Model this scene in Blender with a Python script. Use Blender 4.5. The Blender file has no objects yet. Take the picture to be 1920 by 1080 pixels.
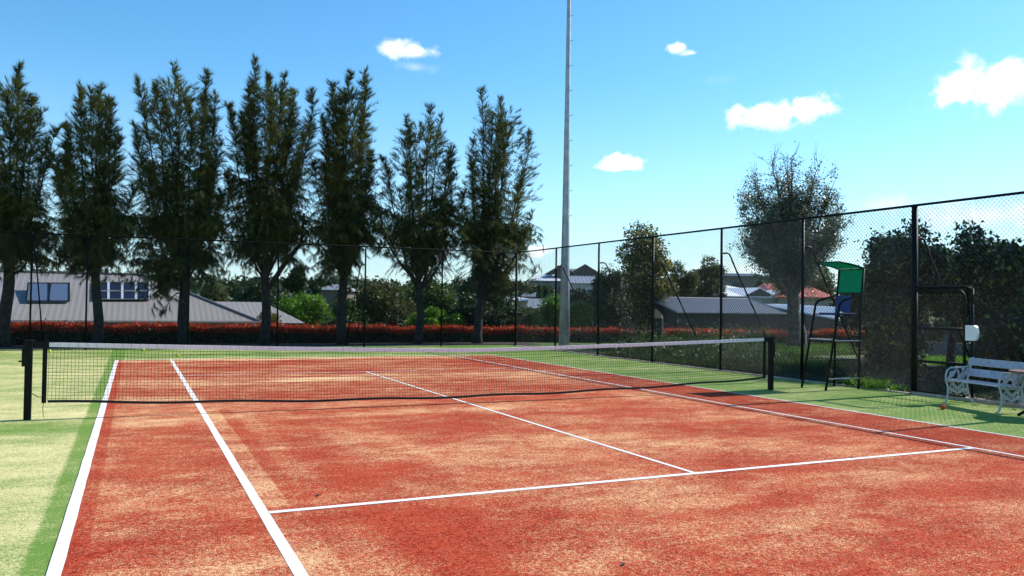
import bpy, math, random
import numpy as np
from math import sin, cos, pi, radians
from mathutils import Matrix, Vector
rng = np.random.default_rng(7)
random.seed(7)
scene = bpy.context.scene
COL = scene.collection

# ------------------------------------------------------------------ camera
YAW, PIT, ROL = 0.4471, 0.0185, 0.0147
CAM = np.array([-5.085, -13.117, 1.667]); FPX = 1549.9; DX, DY = 34.9, 3.1
_f = np.array([sin(YAW)*cos(PIT), cos(YAW)*cos(PIT), sin(PIT)])
_r0 = np.array([cos(YAW), -sin(YAW), 0.0]); _u0 = np.cross(_r0, _f)
_r = cos(ROL)*_r0 + sin(ROL)*_u0; _u = -sin(ROL)*_r0 + cos(ROL)*_u0
cd = bpy.data.cameras.new('camera'); cam = bpy.data.objects.new('camera', cd); COL.objects.link(cam)
cd.sensor_width = 36; cd.lens = 36*FPX/1920; cd.shift_x = -DX/1920; cd.shift_y = DY/1920
cd.clip_start = 0.1; cd.clip_end = 6000
m = Matrix(((_r[0], _u[0], -_f[0], CAM[0]), (_r[1], _u[1], -_f[1], CAM[1]), (_r[2], _u[2], -_f[2], CAM[2]), (0, 0, 0, 1)))
cam.matrix_world = m
scene.camera = cam
def ray(a, b): return _f + _r*(a-960-DX)/FPX - _u*(b-540-DY)/FPX
def ony(a, b, y): d = ray(a, b); return CAM + d*(y-CAM[1])/d[1]
def onx(a, b, x): d = ray(a, b); return CAM + d*(x-CAM[0])/d[0]
def onz(a, b, z=0.0): d = ray(a, b); return CAM + d*(z-CAM[2])/d[2]
def at(a, b, t): return CAM + ray(a, b)*t          # point at depth t

# ------------------------------------------------------------------ sun, sky, exposure
SUN_EL, SUN_AZ = radians(37.0), radians(4.0)         # azimuth from +x towards +y
sd = bpy.data.lights.new('sun', 'SUN'); sun = bpy.data.objects.new('sun', sd); COL.objects.link(sun)
sd.energy = 4.3; sd.angle = radians(0.5); sd.color = (1.0, 0.95, 0.88)
S = Vector((cos(SUN_EL)*cos(SUN_AZ), cos(SUN_EL)*sin(SUN_AZ), sin(SUN_EL)))
sun.rotation_euler = S.to_track_quat('Z', 'Y').to_euler()
scene.view_settings.view_transform = 'Standard'; scene.view_settings.look = 'None'
scene.view_settings.exposure = 0.58; scene.view_settings.gamma = 1.0
w = bpy.data.worlds.new('World'); scene.world = w; w.use_nodes = True
wt = w.node_tree; wn, wl = wt.nodes, wt.links; wn.clear()
wo = wn.new('ShaderNodeOutputWorld'); bg = wn.new('ShaderNodeBackground'); sky = wn.new('ShaderNodeTexSky')
sky.sky_type = 'NISHITA'; sky.sun_disc = False; sky.sun_elevation = SUN_EL; sky.sun_rotation = pi/2 - SUN_AZ
sky.air_density = 1.0; sky.dust_density = 0.25; sky.ozone_density = 2.6; sky.altitude = 300
SKY_S = 0.115
bg.inputs['Strength'].default_value = SKY_S
wl.new(bg.outputs[0], wo.inputs[0])
tint = wn.new('ShaderNodeMix'); tint.data_type = 'RGBA'; tint.blend_type = 'MULTIPLY'; tint.inputs[0].default_value = 1
wl.new(sky.outputs[0], tint.inputs[6]); tint.inputs[7].default_value = (0.80, 0.98, 1.0, 1)
tc = wn.new('ShaderNodeTexCoord')
def vm(op, a, b=None):
    n = wn.new('ShaderNodeVectorMath'); n.operation = op
    for i, v in enumerate((a, b)):
        if v is None: continue
        if isinstance(v, (tuple, list)): n.inputs[i].default_value = v
        else: wl.new(v, n.inputs[i])
    return n
def wm(op, a, b=None, c=None, clamp=False):
    n = wn.new('ShaderNodeMath'); n.operation = op; n.use_clamp = clamp
    for i, v in enumerate((a, b, c)):
        if v is None: continue
        if isinstance(v, (int, float)): n.inputs[i].default_value = v
        else: wl.new(v, n.inputs[i])
    return n.outputs[0]
nz = wn.new('ShaderNodeTexNoise'); nz.inputs['Scale'].default_value = 24; nz.inputs['Detail'].default_value = 9; nz.inputs['Roughness'].default_value = 0.62
wl.new(tc.outputs['Generated'], nz.inputs['Vector'])
nz2 = wn.new('ShaderNodeTexNoise'); nz2.inputs['Scale'].default_value = 60; nz2.inputs['Detail'].default_value = 6
wl.new(tc.outputs['Generated'], nz2.inputs['Vector'])
nsum = wm('ADD', wm('MULTIPLY', wm('SUBTRACT', nz.outputs[0], 0.5), 2.6), wm('MULTIPLY', wm('SUBTRACT', nz2.outputs[0], 0.5), 1.2))
cover = None
# px, py, half width, half height, density, softness
for (a, b, hw, hh, den, soft) in [(735, 90, 36, 22, 0.92, 0.45), (785, 96, 50, 15, 0.92, 0.45), (778, 126, 46, 12, 0.4, 0.9), (1268, 90, 22, 12, 0.85, 0.35), (1296, 99, 26, 8, 0.7, 0.4), (1440, 215, 76, 36, 1, 0.34),
                                  (1515, 206, 60, 30, 1, 0.34), (1880, 150, 110, 66, 1, 0.34), (1800, 165, 55, 42, 1, 0.34), (1162, 307, 50, 17, 1, 0.3), (1475, 216, 135, 50, 0.22, 1.0), (1860, 155, 150, 92, 0.28, 1.0), (1330, 150, 60, 16, 0.12, 1.0),
                                  (1008, 474, 26, 15, 0.9, 0.25), (1640, 385, 110, 28, 0.6, 0.9), (1850, 405, 170, 34, 0.8, 0.8), (1400, 505, 150, 22, 0.7, 0.8)]:
    D = ray(a, b); D = D/np.linalg.norm(D)
    Rr = np.cross(D, (0, 0, 1)); Rr /= np.linalg.norm(Rr); Uu = np.cross(Rr, D)
    k = 1/np.linalg.norm(ray(a, b))
    nrm = vm('NORMALIZE', tc.outputs['Generated'])
    df = vm('SUBTRACT', nrm.outputs[0], tuple(D))
    x_ = vm('DOT_PRODUCT', df.outputs[0], tuple(Rr/(hw/FPX*k))).outputs['Value']
    y_ = vm('DOT_PRODUCT', df.outputs[0], tuple(Uu/(hh/FPX*k))).outputs['Value']
    z_ = vm('DOT_PRODUCT', df.outputs[0], tuple(D/0.15)).outputs['Value']
    cb = wn.new('ShaderNodeCombineXYZ')
    for i, q in enumerate((x_, y_, z_)): wl.new(q, cb.inputs[i])
    ln = vm('LENGTH', cb.outputs[0]).outputs['Value']
    sgn = wm('ADD', wm('SUBTRACT', 1.0, ln), nsum)
    mr = wn.new('ShaderNodeMapRange'); mr.interpolation_type = 'SMOOTHSTEP'
    wl.new(sgn, mr.inputs[0]); mr.inputs[1].default_value = 0.0; mr.inputs[2].default_value = soft*2; mr.inputs[3].default_value = 0; mr.inputs[4].default_value = den
    cover = mr.outputs[0] if cover is None else wm('MAXIMUM', cover, mr.outputs[0])
cm = wn.new('ShaderNodeMix'); cm.data_type = 'RGBA'
wl.new(cover, cm.inputs[0]); hs_ = wn.new('ShaderNodeHueSaturation'); hs_.inputs['Saturation'].default_value = 1.16; hs_.inputs['Value'].default_value = 1.22; wl.new(tint.outputs[2], hs_.inputs['Color'])
sx = wn.new('ShaderNodeSeparateXYZ'); wl.new(tc.outputs['Generated'], sx.inputs[0])
hz_ = wn.new('ShaderNodeMapRange'); hz_.interpolation_type = 'SMOOTHSTEP'; wl.new(sx.outputs[2], hz_.inputs[0])
for i_, v_ in enumerate((-0.02, 0.28, 0.55, 0.0)): hz_.inputs[i_+1].default_value = v_
hm = wn.new('ShaderNodeMix'); hm.data_type = 'RGBA'; wl.new(hz_.outputs[0], hm.inputs[0]); wl.new(hs_.outputs[0], hm.inputs[6]); hm.inputs[7].default_value = (4.1, 5.4, 6.7, 1)
wl.new(hm.outputs[2], cm.inputs[6]); cg = wn.new('ShaderNodeMix'); cg.data_type = 'RGBA'; cg.inputs[6].default_value = (9.0, 9.1, 9.2, 1); cg.inputs[7].default_value = (5.9, 6.5, 7.1, 1)
cr_ = wn.new('ShaderNodeMapRange'); wl.new(nz2.outputs[0], cr_.inputs[0]); cr_.inputs[1].default_value = 0.45; cr_.inputs[2].default_value = 0.7; wl.new(cr_.outputs[0], cg.inputs[0]); wl.new(cg.outputs[2], cm.inputs[7])
wl.new(cm.outputs[2], bg.inputs['Color'])

# ------------------------------------------------------------------ helpers
def tag(o, label=None, cat=None, group=None, kind=None):
    if label: o['label'] = label
    if cat: o['category'] = cat
    if group: o['group'] = group
    if kind: o['kind'] = kind
    return o
def wloc(o):
    v = Vector((0, 0, 0))
    while o is not None: v += o.location; o = o.parent
    return np.array(v)
def thing(name, loc, label, cat, group=None):
    o = bpy.data.objects.new(name, None); COL.objects.link(o); o.location = tuple(float(v) for v in loc); o.empty_display_size = 0.2
    return tag(o, label, cat, group)
def mesh_np(name, V, F, mats, parent=None, smooth=False, midx=None):
    V = np.asarray(V, dtype=np.float64)
    me = bpy.data.meshes.new(name)
    if parent is not None: V = V - wloc(parent)
    if isinstance(F, np.ndarray):
        k = F.shape[1]; n = F.shape[0]
        me.vertices.add(len(V)); me.vertices.foreach_set('co', V.astype(np.float32).ravel())
        me.loops.add(n*k); me.loops.foreach_set('vertex_index', F.astype(np.int32).ravel())
        me.polygons.add(n); me.polygons.foreach_set('loop_start', np.arange(0, n*k, k, dtype=np.int32))
        me.polygons.foreach_set('loop_total', np.full(n, k, dtype=np.int32))
        me.update(calc_edges=True)
    else:
        me.from_pydata([tuple(v) for v in V], [], F)
    if not isinstance(mats, (list, tuple)): mats = [mats]
    for q in mats: me.materials.append(q)
    if midx is not None: me.polygons.foreach_set('material_index', np.asarray(midx, dtype=np.int32))
    if smooth: me.polygons.foreach_set('use_smooth', np.ones(len(me.polygons), dtype=bool))
    o = bpy.data.objects.new(name, me); COL.objects.link(o)
    if parent is not None: o.parent = parent
    return o
class MB:
    def __init__(s): s.v = []; s.f = []; s.mi = []; s.m = 0
    def poly(s, pts):
        b = len(s.v); s.v += [tuple(map(float, p)) for p in pts]; s.f.append(tuple(range(b, b+len(pts)))); s.mi.append(s.m)
    def hexa(s, P):   # 8 points: bottom 4 (ccw), top 4
        b = len(s.v); s.v += [tuple(map(float, p)) for p in P]
        for q in ((0, 3, 2, 1), (4, 5, 6, 7), (0, 1, 5, 4), (1, 2, 6, 5), (2, 3, 7, 6), (3, 0, 4, 7)):
            s.f.append(tuple(b+i for i in q)); s.mi.append(s.m)
    def box(s, c, d, ax=None):
        c = np.array(c, float); ax = np.eye(3) if ax is None else np.array(ax, float)
        P = [c + ax[0]*d[0]/2*i + ax[1]*d[1]/2*j + ax[2]*d[2]/2*k for k in (-1, 1) for (i, j) in ((-1, -1), (1, -1), (1, 1), (-1, 1))]
        s.hexa(P)
    def beam(s, p, q, w, h, up=(0, 0, 1)):
        p = np.array(p, float); q = np.array(q, float); d = q-p; L = np.linalg.norm(d); d /= L
        sd_ = np.cross(d, up)
        if np.linalg.norm(sd_) < 1e-4: sd_ = np.cross(d, (1, 0, 0))
        sd_ /= np.linalg.norm(sd_); u2 = np.cross(sd_, d)
        s.box((p+q)/2, (L, w, h), (d, sd_, u2))
    def tube(s, pts, r, n=8, cap=True):
        pts = [np.array(p, float) for p in pts]; m_ = len(pts)
        rs = r if isinstance(r, (list, tuple, np.ndarray)) else [r]*m_
        b = len(s.v); prev = None
        for i in range(m_):
            t = pts[min(i+1, m_-1)]-pts[max(i-1, 0)]; t = t/(np.linalg.norm(t)+1e-9)
            if prev is None:
                a = np.cross(t, (0, 0, 1));
                if np.linalg.norm(a) < 1e-3: a = np.cross(t, (1, 0, 0))
            else:
                a = prev - t*np.dot(prev, t)
            a /= np.linalg.norm(a); prev = a; c_ = np.cross(t, a)
            for k in range(n):
                th = 2*pi*k/n; s.v.append(tuple(pts[i] + rs[i]*(cos(th)*a + sin(th)*c_)))
        for i in range(m_-1):
            for k in range(n):
                k2 = (k+1) % n
                s.f.append((b+i*n+k, b+i*n+k2, b+(i+1)*n+k2, b+(i+1)*n+k)); s.mi.append(s.m)
        if cap:
            s.f.append(tuple(b+k for k in range(n))[::-1]); s.mi.append(s.m)
            s.f.append(tuple(b+(m_-1)*n+k for k in range(n))); s.mi.append(s.m)
    def sphere(s, c, r, n=10, m_=7, sq=(1, 1, 1)):
        b = len(s.v)
        for j in range(m_+1):
            ph = pi*j/m_
            for k in range(n):
                th = 2*pi*k/n
                s.v.append((c[0]+r*sq[0]*sin(ph)*cos(th), c[1]+r*sq[1]*sin(ph)*sin(th), c[2]+r*sq[2]*cos(ph)))
        for j in range(m_):
            for k in range(n):
                k2 = (k+1) % n
                s.f.append((b+j*n+k, b+(j+1)*n+k, b+(j+1)*n+k2, b+j*n+k2)); s.mi.append(s.m)
    def build(s, name, mats, parent=None, smooth=False, bevel=0):
        o = mesh_np(name, np.array(s.v), s.f, mats, parent, smooth, s.mi)
        if bevel:
            bv = o.modifiers.new('bevel', 'BEVEL'); bv.width = bevel; bv.segments = 2; bv.limit_method = 'ANGLE'
        if smooth and not bevel: 
            pass
        return o

# ------------------------------------------------------------------ materials
def newmat(name):
    mt = bpy.data.materials.new(name); mt.use_nodes = True
    nt = mt.node_tree; p = nt.nodes['Principled BSDF']
    return mt, nt, p
def N(nt, t, **kw):
    n = nt.nodes.new(t)
    for k, v in kw.items(): setattr(n, k, v)
    return n
def noise(nt, scale, detail=4, rough=0.55, vec=None, dist=0.0):
    n = N(nt, 'ShaderNodeTexNoise'); n.inputs['Scale'].default_value = scale; n.inputs['Detail'].default_value = detail
    n.inputs['Roughness'].default_value = rough; n.inputs['Distortion'].default_value = dist
    if vec is not None: nt.links.new(vec, n.inputs['Vector'])
    return n.outputs[0]
def mth(nt, op, a, b=None, c=None, clamp=False):
    n = N(nt, 'ShaderNodeMath', operation=op); n.use_clamp = clamp
    for i, v in enumerate((a, b, c)):
        if v is None: continue
        if isinstance(v, (int, float)): n.inputs[i].default_value = v
        else: nt.links.new(v, n.inputs[i])
    return n.outputs[0]
def mixc(nt, fac, a, b, mode='MIX'):
    n = N(nt, 'ShaderNodeMix', data_type='RGBA', blend_type=mode)
    for i, v in ((0, fac), (6, a), (7, b)):
        if isinstance(v, (int, float)): n.inputs[i].default_value = v
        elif isinstance(v, (tuple, list)): n.inputs[i].default_value = (*v, 1)[:4]
        else: nt.links.new(v, n.inputs[i])
    return n.outputs[2]
def remap(nt, v, a, b, c=0.0, d=1.0, smooth=True):
    n = N(nt, 'ShaderNodeMapRange'); n.interpolation_type = 'SMOOTHSTEP' if smooth else 'LINEAR'
    nt.links.new(v, n.inputs[0])
    for i, q in enumerate((a, b, c, d)): n.inputs[i+1].default_value = q
    return n.outputs[0]
def coords(nt):
    g = N(nt, 'ShaderNodeNewGeometry'); return g.outputs['Position']
def scaled(nt, v, s):
    n = N(nt, 'ShaderNodeMapping'); nt.links.new(v, n.inputs[0]); n.inputs['Scale'].default_value = s; return n.outputs[0]
def bump(nt, p, h, strength=0.3, dist=0.02):
    b = N(nt, 'ShaderNodeBump'); b.inputs['Strength'].default_value = strength; b.inputs['Distance'].default_value = dist
    nt.links.new(h, b.inputs['Height']); nt.links.new(b.outputs[0], p.inputs['Normal'])
def simple(name, col, rough=0.6, metal=0.0, var=0.15, scale=8, bmp=0.0, spec=None, col2=None):
    mt, nt, p = newmat(name); pos = coords(nt)
    n1 = noise(nt, scale, 5, 0.6, pos)
    c2 = col2 if col2 is not None else tuple(c*(1-2*var) for c in col)
    c1 = tuple(min(1, c*(1+var)) for c in col)
    nt.links.new(mixc(nt, remap(nt, n1, 0.3, 0.7), c2, c1), p.inputs['Base Color'])
    p.inputs['Roughness'].default_value = rough; p.inputs['Metallic'].default_value = metal
    if spec is not None: p.inputs['Specular IOR Level'].default_value = spec
    if bmp: bump(nt, p, noise(nt, scale*6, 4, 0.6, pos), bmp, 0.01)
    return mt
def leafmat(name, dark, light, rough=0.55, trans=0.25, tip=None, tipfrac=0.0, spec=0.35, patch=0.7):
    mt, nt, p = newmat(name)
    g = N(nt, 'ShaderNodeNewGeometry'); rnd = g.outputs['Random Per Island']
    big = noise(nt, patch, 3, 0.6, g.outputs['Position'])
    f = mth(nt, 'ADD', mth(nt, 'MULTIPLY', rnd, 0.55), remap(nt, big, 0.32, 0.68, 0.0, 0.45), clamp=True)
    c = mixc(nt, f, dark, light)
    if tip is not None:
        rr = mth(nt, 'FRACT', mth(nt, 'MULTIPLY', rnd, 37.7))
        c = mixc(nt, mth(nt, 'LESS_THAN', rr, tipfrac), c, tip)
    nt.links.new(c, p.inputs['Base Color']); p.inputs['Roughness'].default_value = rough
    p.inputs['Specular IOR Level'].default_value = spec
    if trans:
        tr = N(nt, 'ShaderNodeBsdfTranslucent'); ms = N(nt, 'ShaderNodeMixShader'); ms.inputs[0].default_value = trans
        nt.links.new(mixc(nt, 1.0, c, (1.5, 1.5, 0.8), 'MULTIPLY'), tr.inputs[0])
        nt.links.new(p.outputs[0], ms.inputs[1]); nt.links.new(tr.outputs[0], ms.inputs[2])
        nt.links.new(ms.outputs[0], nt.nodes['Material Output'].inputs['Surface'])
    return mt
def sepxyz(nt, pos):
    s = N(nt, 'ShaderNodeSeparateXYZ'); nt.links.new(pos, s.inputs[0]); return s.outputs
def band(nt, v, a, b, soft):     # 1 inside [a,b]
    return mth(nt, 'MULTIPLY', remap(nt, v, a-soft, a+soft), remap(nt, v, b-soft, b+soft, 1.0, 0.0))

def sand_factor(nt, pos, x, y):
    n1 = noise(nt, 0.55, 5, 0.6, scaled(nt, pos, (0.8, 1.5, 1)), 0.4)
    n2 = noise(nt, 3.2, 5, 0.65, scaled(nt, pos, (0.8, 1.2, 1)), 0.6)
    n3 = noise(nt, 42, 3, 0.75, pos)
    n4 = noise(nt, 120, 2, 0.6, pos)
    s = mth(nt, 'ADD', mth(nt, 'MULTIPLY', mth(nt, 'SUBTRACT', n1, 0.5), 2.3), mth(nt, 'MULTIPLY', mth(nt, 'SUBTRACT', n2, 0.5), 1.5))
    return s, n3, n4

# red court
m_red, nt, p = newmat('sanded_red_turf')
pos = coords(nt); X, Y, Z = sepxyz(nt, pos)
s, n3, n4 = sand_factor(nt, pos, X, Y)
s = mth(nt, 'ADD', mth(nt, 'MULTIPLY', s, 1.2), -0.19)
# more sand along the net's near side at left, on the far half, and worn patches; drag-mat lanes
def addb(s, f, k): return mth(nt, 'ADD', s, mth(nt, 'MULTIPLY', f, k))
s = addb(s, band(nt, Y, 11.0, 12.5, 0.25), 0.7)
s = addb(s, band(nt, Y, 4.2, 5.8, 0.6), 0.45)
B = lambda x0, x1, y0, y1, k, sx=0.02, sy=0.15: addb(s, mth(nt, 'MULTIPLY', band(nt, X, x0, x1, sx), band(nt, Y, y0, y1, sy)), k)
s = B(-4.12, -3.90, -6.2, 0.3, 0.42, 0.015, 0.03)
s = B(-3.90, -3.74, -5.8, 0.3, -0.12)
s = B(-3.72, -3.50, -5.4, 0.0, 0.16, 0.03, 0.3)
s = B(-3.42, -2.9, -9.0, -0.6, -0.22, 0.06, 0.5)
s = B(-4.12, -3.86, -9.0, -6.5, 0.30, 0.015, 0.05)
s = B(-3.5, -2.6, -9.5, -6.8, -0.3, 0.15, 0.3)
s = B(-3.1, 0.5, -1.15, -0.7, 0.5, 0.4, 0.18)
s = B(-5.22, -2.9, -1.25, -0.1, 0.45, 0.12, 0.2)
s = B(-5.2, -4.0, 1.5, 2.6, 0.4, 0.1, 0.4)
s = B(-2.4, -0.6, 4.4, 5.2, 0.6, 0.4, 0.25)
s = B(-2.3, 1.2, -5.4, -3.6, 0.28, 0.5, 0.5)
s = addb(s, band(nt, X, -5.6, -5.32, 0.02), -0.42)
s = addb(s, band(nt, X, 4.1, 5.6, 0.05), -0.30)  # right alley darkened through thinner sand, as shade from the fence
ga, gb_ = onz(148, 1054), onz(219, 1029); gc_ = (ga+gb_)/2; gd_ = (gb_-ga)/2
def dline(ax, ay, wd):
    a_ = mth(nt, 'MULTIPLY', mth(nt, 'SUBTRACT', X, float(gc_[0])), ax); b_ = mth(nt, 'MULTIPLY', mth(nt, 'SUBTRACT', Y, float(gc_[1])), ay)
    return mth(nt, 'DIVIDE', mth(nt, 'ADD', a_, b_), wd)
hl = float(np.hypot(gd_[0], gd_[1])); ux, uy = float(gd_[0]/hl), float(gd_[1]/hl)
e1 = dline(ux, uy, hl*1.1); e2 = dline(-uy, ux, 0.05)
s = addb(s, remap(nt, mth(nt, 'ADD', mth(nt, 'MULTIPLY', e1, e1), mth(nt, 'MULTIPLY', e2, e2)), 1.3, 0.4), -1.1)
for (x0_, wd_, y0_, y1_, k_) in ((-2.2, 0.12, -6, -0.5, 0.08), (2.4, 0.12, -9, 9, 0.06), (-4.75, 0.2, -9, 9, 0.06)):
    s = addb(s, mth(nt, 'MULTIPLY', band(nt, X, x0_-wd_, x0_+wd_, 0.03), band(nt, Y, y0_, y1_, 0.2)), k_)
g = mth(nt, 'ADD', s, mth(nt, 'ADD', mth(nt, 'MULTIPLY', mth(nt, 'SUBTRACT', n3, 0.5), 3.6), mth(nt, 'MULTIPLY', mth(nt, 'SUBTRACT', n4, 0.5), 4.4)))
f = remap(nt, g, -0.35, 1.25, 0.0, 1.0)
red = mixc(nt, remap(nt, mth(nt, 'ADD', mth(nt, 'MULTIPLY', noise(nt, 38, 4, 0.85, pos), 0.86), mth(nt, 'MULTIPLY', noise(nt, 1.1, 3, 0.6, pos), 0.14)), 0.38, 0.60), (0.21, 0.014, 0.008), (0.54, 0.080, 0.036))
c = mixc(nt, f, red, (0.88, 0.56, 0.28))
sp = N(nt, 'ShaderNodeTexVoronoi'); sp.inputs['Scale'].default_value = 60; nt.links.new(pos, sp.inputs['Vector'])
spk = mth(nt, 'LESS_THAN', sp.outputs['Distance'], 0.13)
c = mixc(nt, mth(nt, 'MULTIPLY', spk, 0.75), c, (0.85, 0.75, 0.65))
nt.links.new(c, p.inputs['Base Color']); p.inputs['Roughness'].default_value = 0.95; p.inputs['Specular IOR Level'].default_value = 0.03
bump(nt, p, mth(nt, 'ADD', n4, n3), 0.5, 0.01)

# green turf
m_green, nt, p = newmat('sanded_green_turf')
pos = coords(nt); X, Y, Z = sepxyz(nt, pos)
s, n3, n4 = sand_factor(nt, pos, X, Y)
s = mth(nt, 'ADD', s, 0.12)
s = addb(s, band(nt, X, -5.67, -5.3, 0.03), -0.55)
s = addb(s, remap(nt, X, -5.64, -5.70), 0.22)
s = addb(s, mth(nt, 'MULTIPLY', remap(nt, X, -5.6, -5.7), band(nt, Y, -1.3, -0.35, 0.3)), -0.5)
s = addb(s, mth(nt, 'MULTIPLY', remap(nt, X, -5.6, -5.7), band(nt, Y, 0.2, 1.6, 0.4)), 0.3)
s = addb(s, remap(nt, X, 5.0, 6.0), -0.42)
s = addb(s, remap(nt, Y, 12.0, 13.5), -0.35)
g = mth(nt, 'ADD', s, mth(nt, 'ADD', mth(nt, 'MULTIPLY', mth(nt, 'SUBTRACT', n3, 0.5), 3.0), mth(nt, 'MULTIPLY', mth(nt, 'SUBTRACT', n4, 0.5), 3.6)))
f = remap(nt, g, -0.35, 1.05, 0.0, 1.0)
grn = mixc(nt, noise(nt, 40, 3, 0.7, pos), (0.095, 0.18, 0.026), (0.19, 0.33, 0.055))
c = mixc(nt, f, grn, (0.76, 0.64, 0.31))
nt.links.new(c, p.inputs['Base Color']); p.inputs['Roughness'].default_value = 0.92; p.inputs['Specular IOR Level'].default_value = 0.15
bump(nt, p, mth(nt, 'ADD', n4, n3), 0.5, 0.01)

m_line, nt, p = newmat('white_line'); pos = coords(nt)
wr = remap(nt, mth(nt, 'ADD', mth(nt, 'MULTIPLY', noise(nt, 70, 4, 0.75, pos), 0.6), mth(nt, 'MULTIPLY', noise(nt, 1.5, 4, 0.6, pos), 0.5)), 0.56, 0.70)
nt.links.new(mixc(nt, mth(nt, 'MULTIPLY', wr, 0.75), (0.82, 0.80, 0.75), (0.58, 0.36, 0.24)), p.inputs['Base Color']); p.inputs['Roughness'].default_value = 0.9
bump(nt, p, noise(nt, 90, 3, 0.6, pos), 0.3, 0.01)
# surrounding ground
m_ground, nt, p = newmat('ground_grass')
pos = coords(nt)
a1 = noise(nt, 0.35, 5, 0.6, pos); a2 = noise(nt, 6, 5, 0.7, pos); a3 = noise(nt, 30, 3, 0.7, pos)
gc = mixc(nt, remap(nt, a2, 0.3, 0.7), (0.045, 0.09, 0.012), (0.12, 0.22, 0.03))
dc = mixc(nt, remap(nt, a3, 0.3, 0.7), (0.12, 0.085, 0.05), (0.25, 0.2, 0.13))
nt.links.new(mixc(nt, remap(nt, mth(nt, 'ADD', a1, mth(nt, 'MULTIPLY', a2, 0.4)), 0.72, 0.86), gc, dc), p.inputs['Base Color'])
p.inputs['Roughness'].default_value = 0.95; bump(nt, p, mth(nt, 'ADD', a2, a3), 0.8, 0.06)
m_mulch_shade = simple('mulch_and_shade', (0.05, 0.035, 0.022), 0.95, var=0.4, scale=25, bmp=0.8)  # bed tone, also used to darken the shaded ground outside the right fence

m_black = simple('black_coated_steel', (0.006, 0.007, 0.007), 0.5, var=0.2, scale=20, spec=0.15)
m_wire = simple('dark_fence_wire', (0.040, 0.042, 0.042), 0.25, metal=1.0, var=0.1)
m_rail = simple('black_rail', (0.008, 0.008, 0.008), 0.8, spec=0.05)
m_net = simple('black_net_cord', (0.010, 0.012, 0.012), 0.7, var=0.1)
m_postgreen = simple('dark_green_post_paint', (0.003, 0.006, 0.005), 0.5, var=0.2, spec=0.15)
m_steel = simple('galvanised_steel', (0.42, 0.43, 0.45), 0.45, metal=0.3, var=0.12, scale=3)
m_conc = simple('concrete', (0.42, 0.33, 0.27), 0.9, var=0.15, scale=6, bmp=0.4)
m_concg = simple('grey_concrete', (0.5, 0.48, 0.45), 0.9, var=0.15, scale=6, bmp=0.4)
m_white = simple('white_paint_worn', (0.45, 0.47, 0.52), 0.5, var=0.12, scale=14)
m_whitep = simple('white_plastic', (0.85, 0.85, 0.83), 0.35, var=0.02)
m_bark = simple('dark_bark', (0.034, 0.028, 0.024), 0.95, var=0.35, scale=9, bmp=0.8)
m_barkg = simple('grey_bark', (0.095, 0.08, 0.07), 0.95, var=0.35, scale=7, bmp=0.8)
m_cas = leafmat('casuarina_needles', (0.016, 0.029, 0.011), (0.120, 0.132, 0.038), 0.6, 0.28, spec=0.25, patch=0.9)
m_brown = simple('brown_timber', (0.16, 0.07, 0.045), 0.6, var=0.25, scale=12)

# net headband: white vinyl with stitched ticks
m_tape, nt, p = newmat('white_net_tape'); pos = coords(nt); X, Y, Z = sepxyz(nt, pos)
wv = mth(nt, 'FRACT', mth(nt, 'MULTIPLY', X, 9.0))
tk = mth(nt, 'MULTIPLY', mth(nt, 'LESS_THAN', wv, 0.22), remap(nt, noise(nt, 5, 3, 0.6, pos), 0.35, 0.6))
nt.links.new(mixc(nt, mth(nt, 'MULTIPLY', tk, 0.35), mixc(nt, noise(nt, 3, 4, 0.6, pos), (0.78, 0.74, 0.78), (0.88, 0.85, 0.88)), (0.45, 0.43, 0.46)), p.inputs['Base Color'])
p.inputs['Roughness'].default_value = 0.55
h = mth(nt, 'SINE', mth(nt, 'MULTIPLY', X, 56.5)); bump(nt, p, h, 0.35, 0.01)

# ------------------------------------------------------------------ ground and court
def sm(a, b, v): t = np.clip((v-a)/(b-a), 0, 1); return t*t*(3-2*t)
def hgt(x, y):
    x = np.asarray(x, float); y = np.asarray(y, float)
    drop = np.maximum(sm(21.5, 27, y + np.maximum(x-10, 0)*0.30), sm(26, 34, x))
    d = np.hypot(x-2, y+5)
    rise = 4.6*sm(70, 190, d)
    return -1.7*drop*(1-sm(60, 120, d)) + rise*drop + 0.35*drop*np.sin(x*0.07)*np.cos(y*0.06)
def axis(lo, hi, f0, f1, step, big):
    a = list(np.arange(f0, f1+1e-6, step)); v = f1; st = step
    while v < hi: st *= big; v += st; a.append(v)
    v = f0; st = step
    while v > lo: st *= big; v -= st; a.insert(0, v)
    return np.array(a)
gx = axis(-2500, 2500, -20, 45, 1.0, 1.22); gy = axis(-400, 3500, -14, 45, 1.0, 1.22)
GX, GY = np.meshgrid(gx, gy); GZ = hgt(GX, GY)
V = np.stack([GX.ravel(), GY.ravel(), GZ.ravel()], 1); nx_, ny_ = len(gx), len(gy)
I = np.arange((ny_-1)*nx_).reshape(ny_-1, nx_)[:, :-1].ravel()
o = mesh_np('ground', V, np.stack([I, I+1, I+1+nx_, I+nx_], 1), m_ground, smooth=True); tag(o, kind='structure')
def sheet(name, x0, x1, y0, y1, z, mat):
    nxs = max(1, int((x1-x0)/2)); b = MB()
    b.poly([(x0, y0, z), (x1, y0, z), (x1, y1, z), (x0, y1, z)])
    return tag(b.build(name, mat), kind='structure')
sheet('green_turf', -30, 8.82, -26, 17.9, 0.006, m_green)
sheet('red_court', -5.49, 5.49, -11.9, 11.9, 0.010, m_red)
b = MB(); zl = 0.0125
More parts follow.
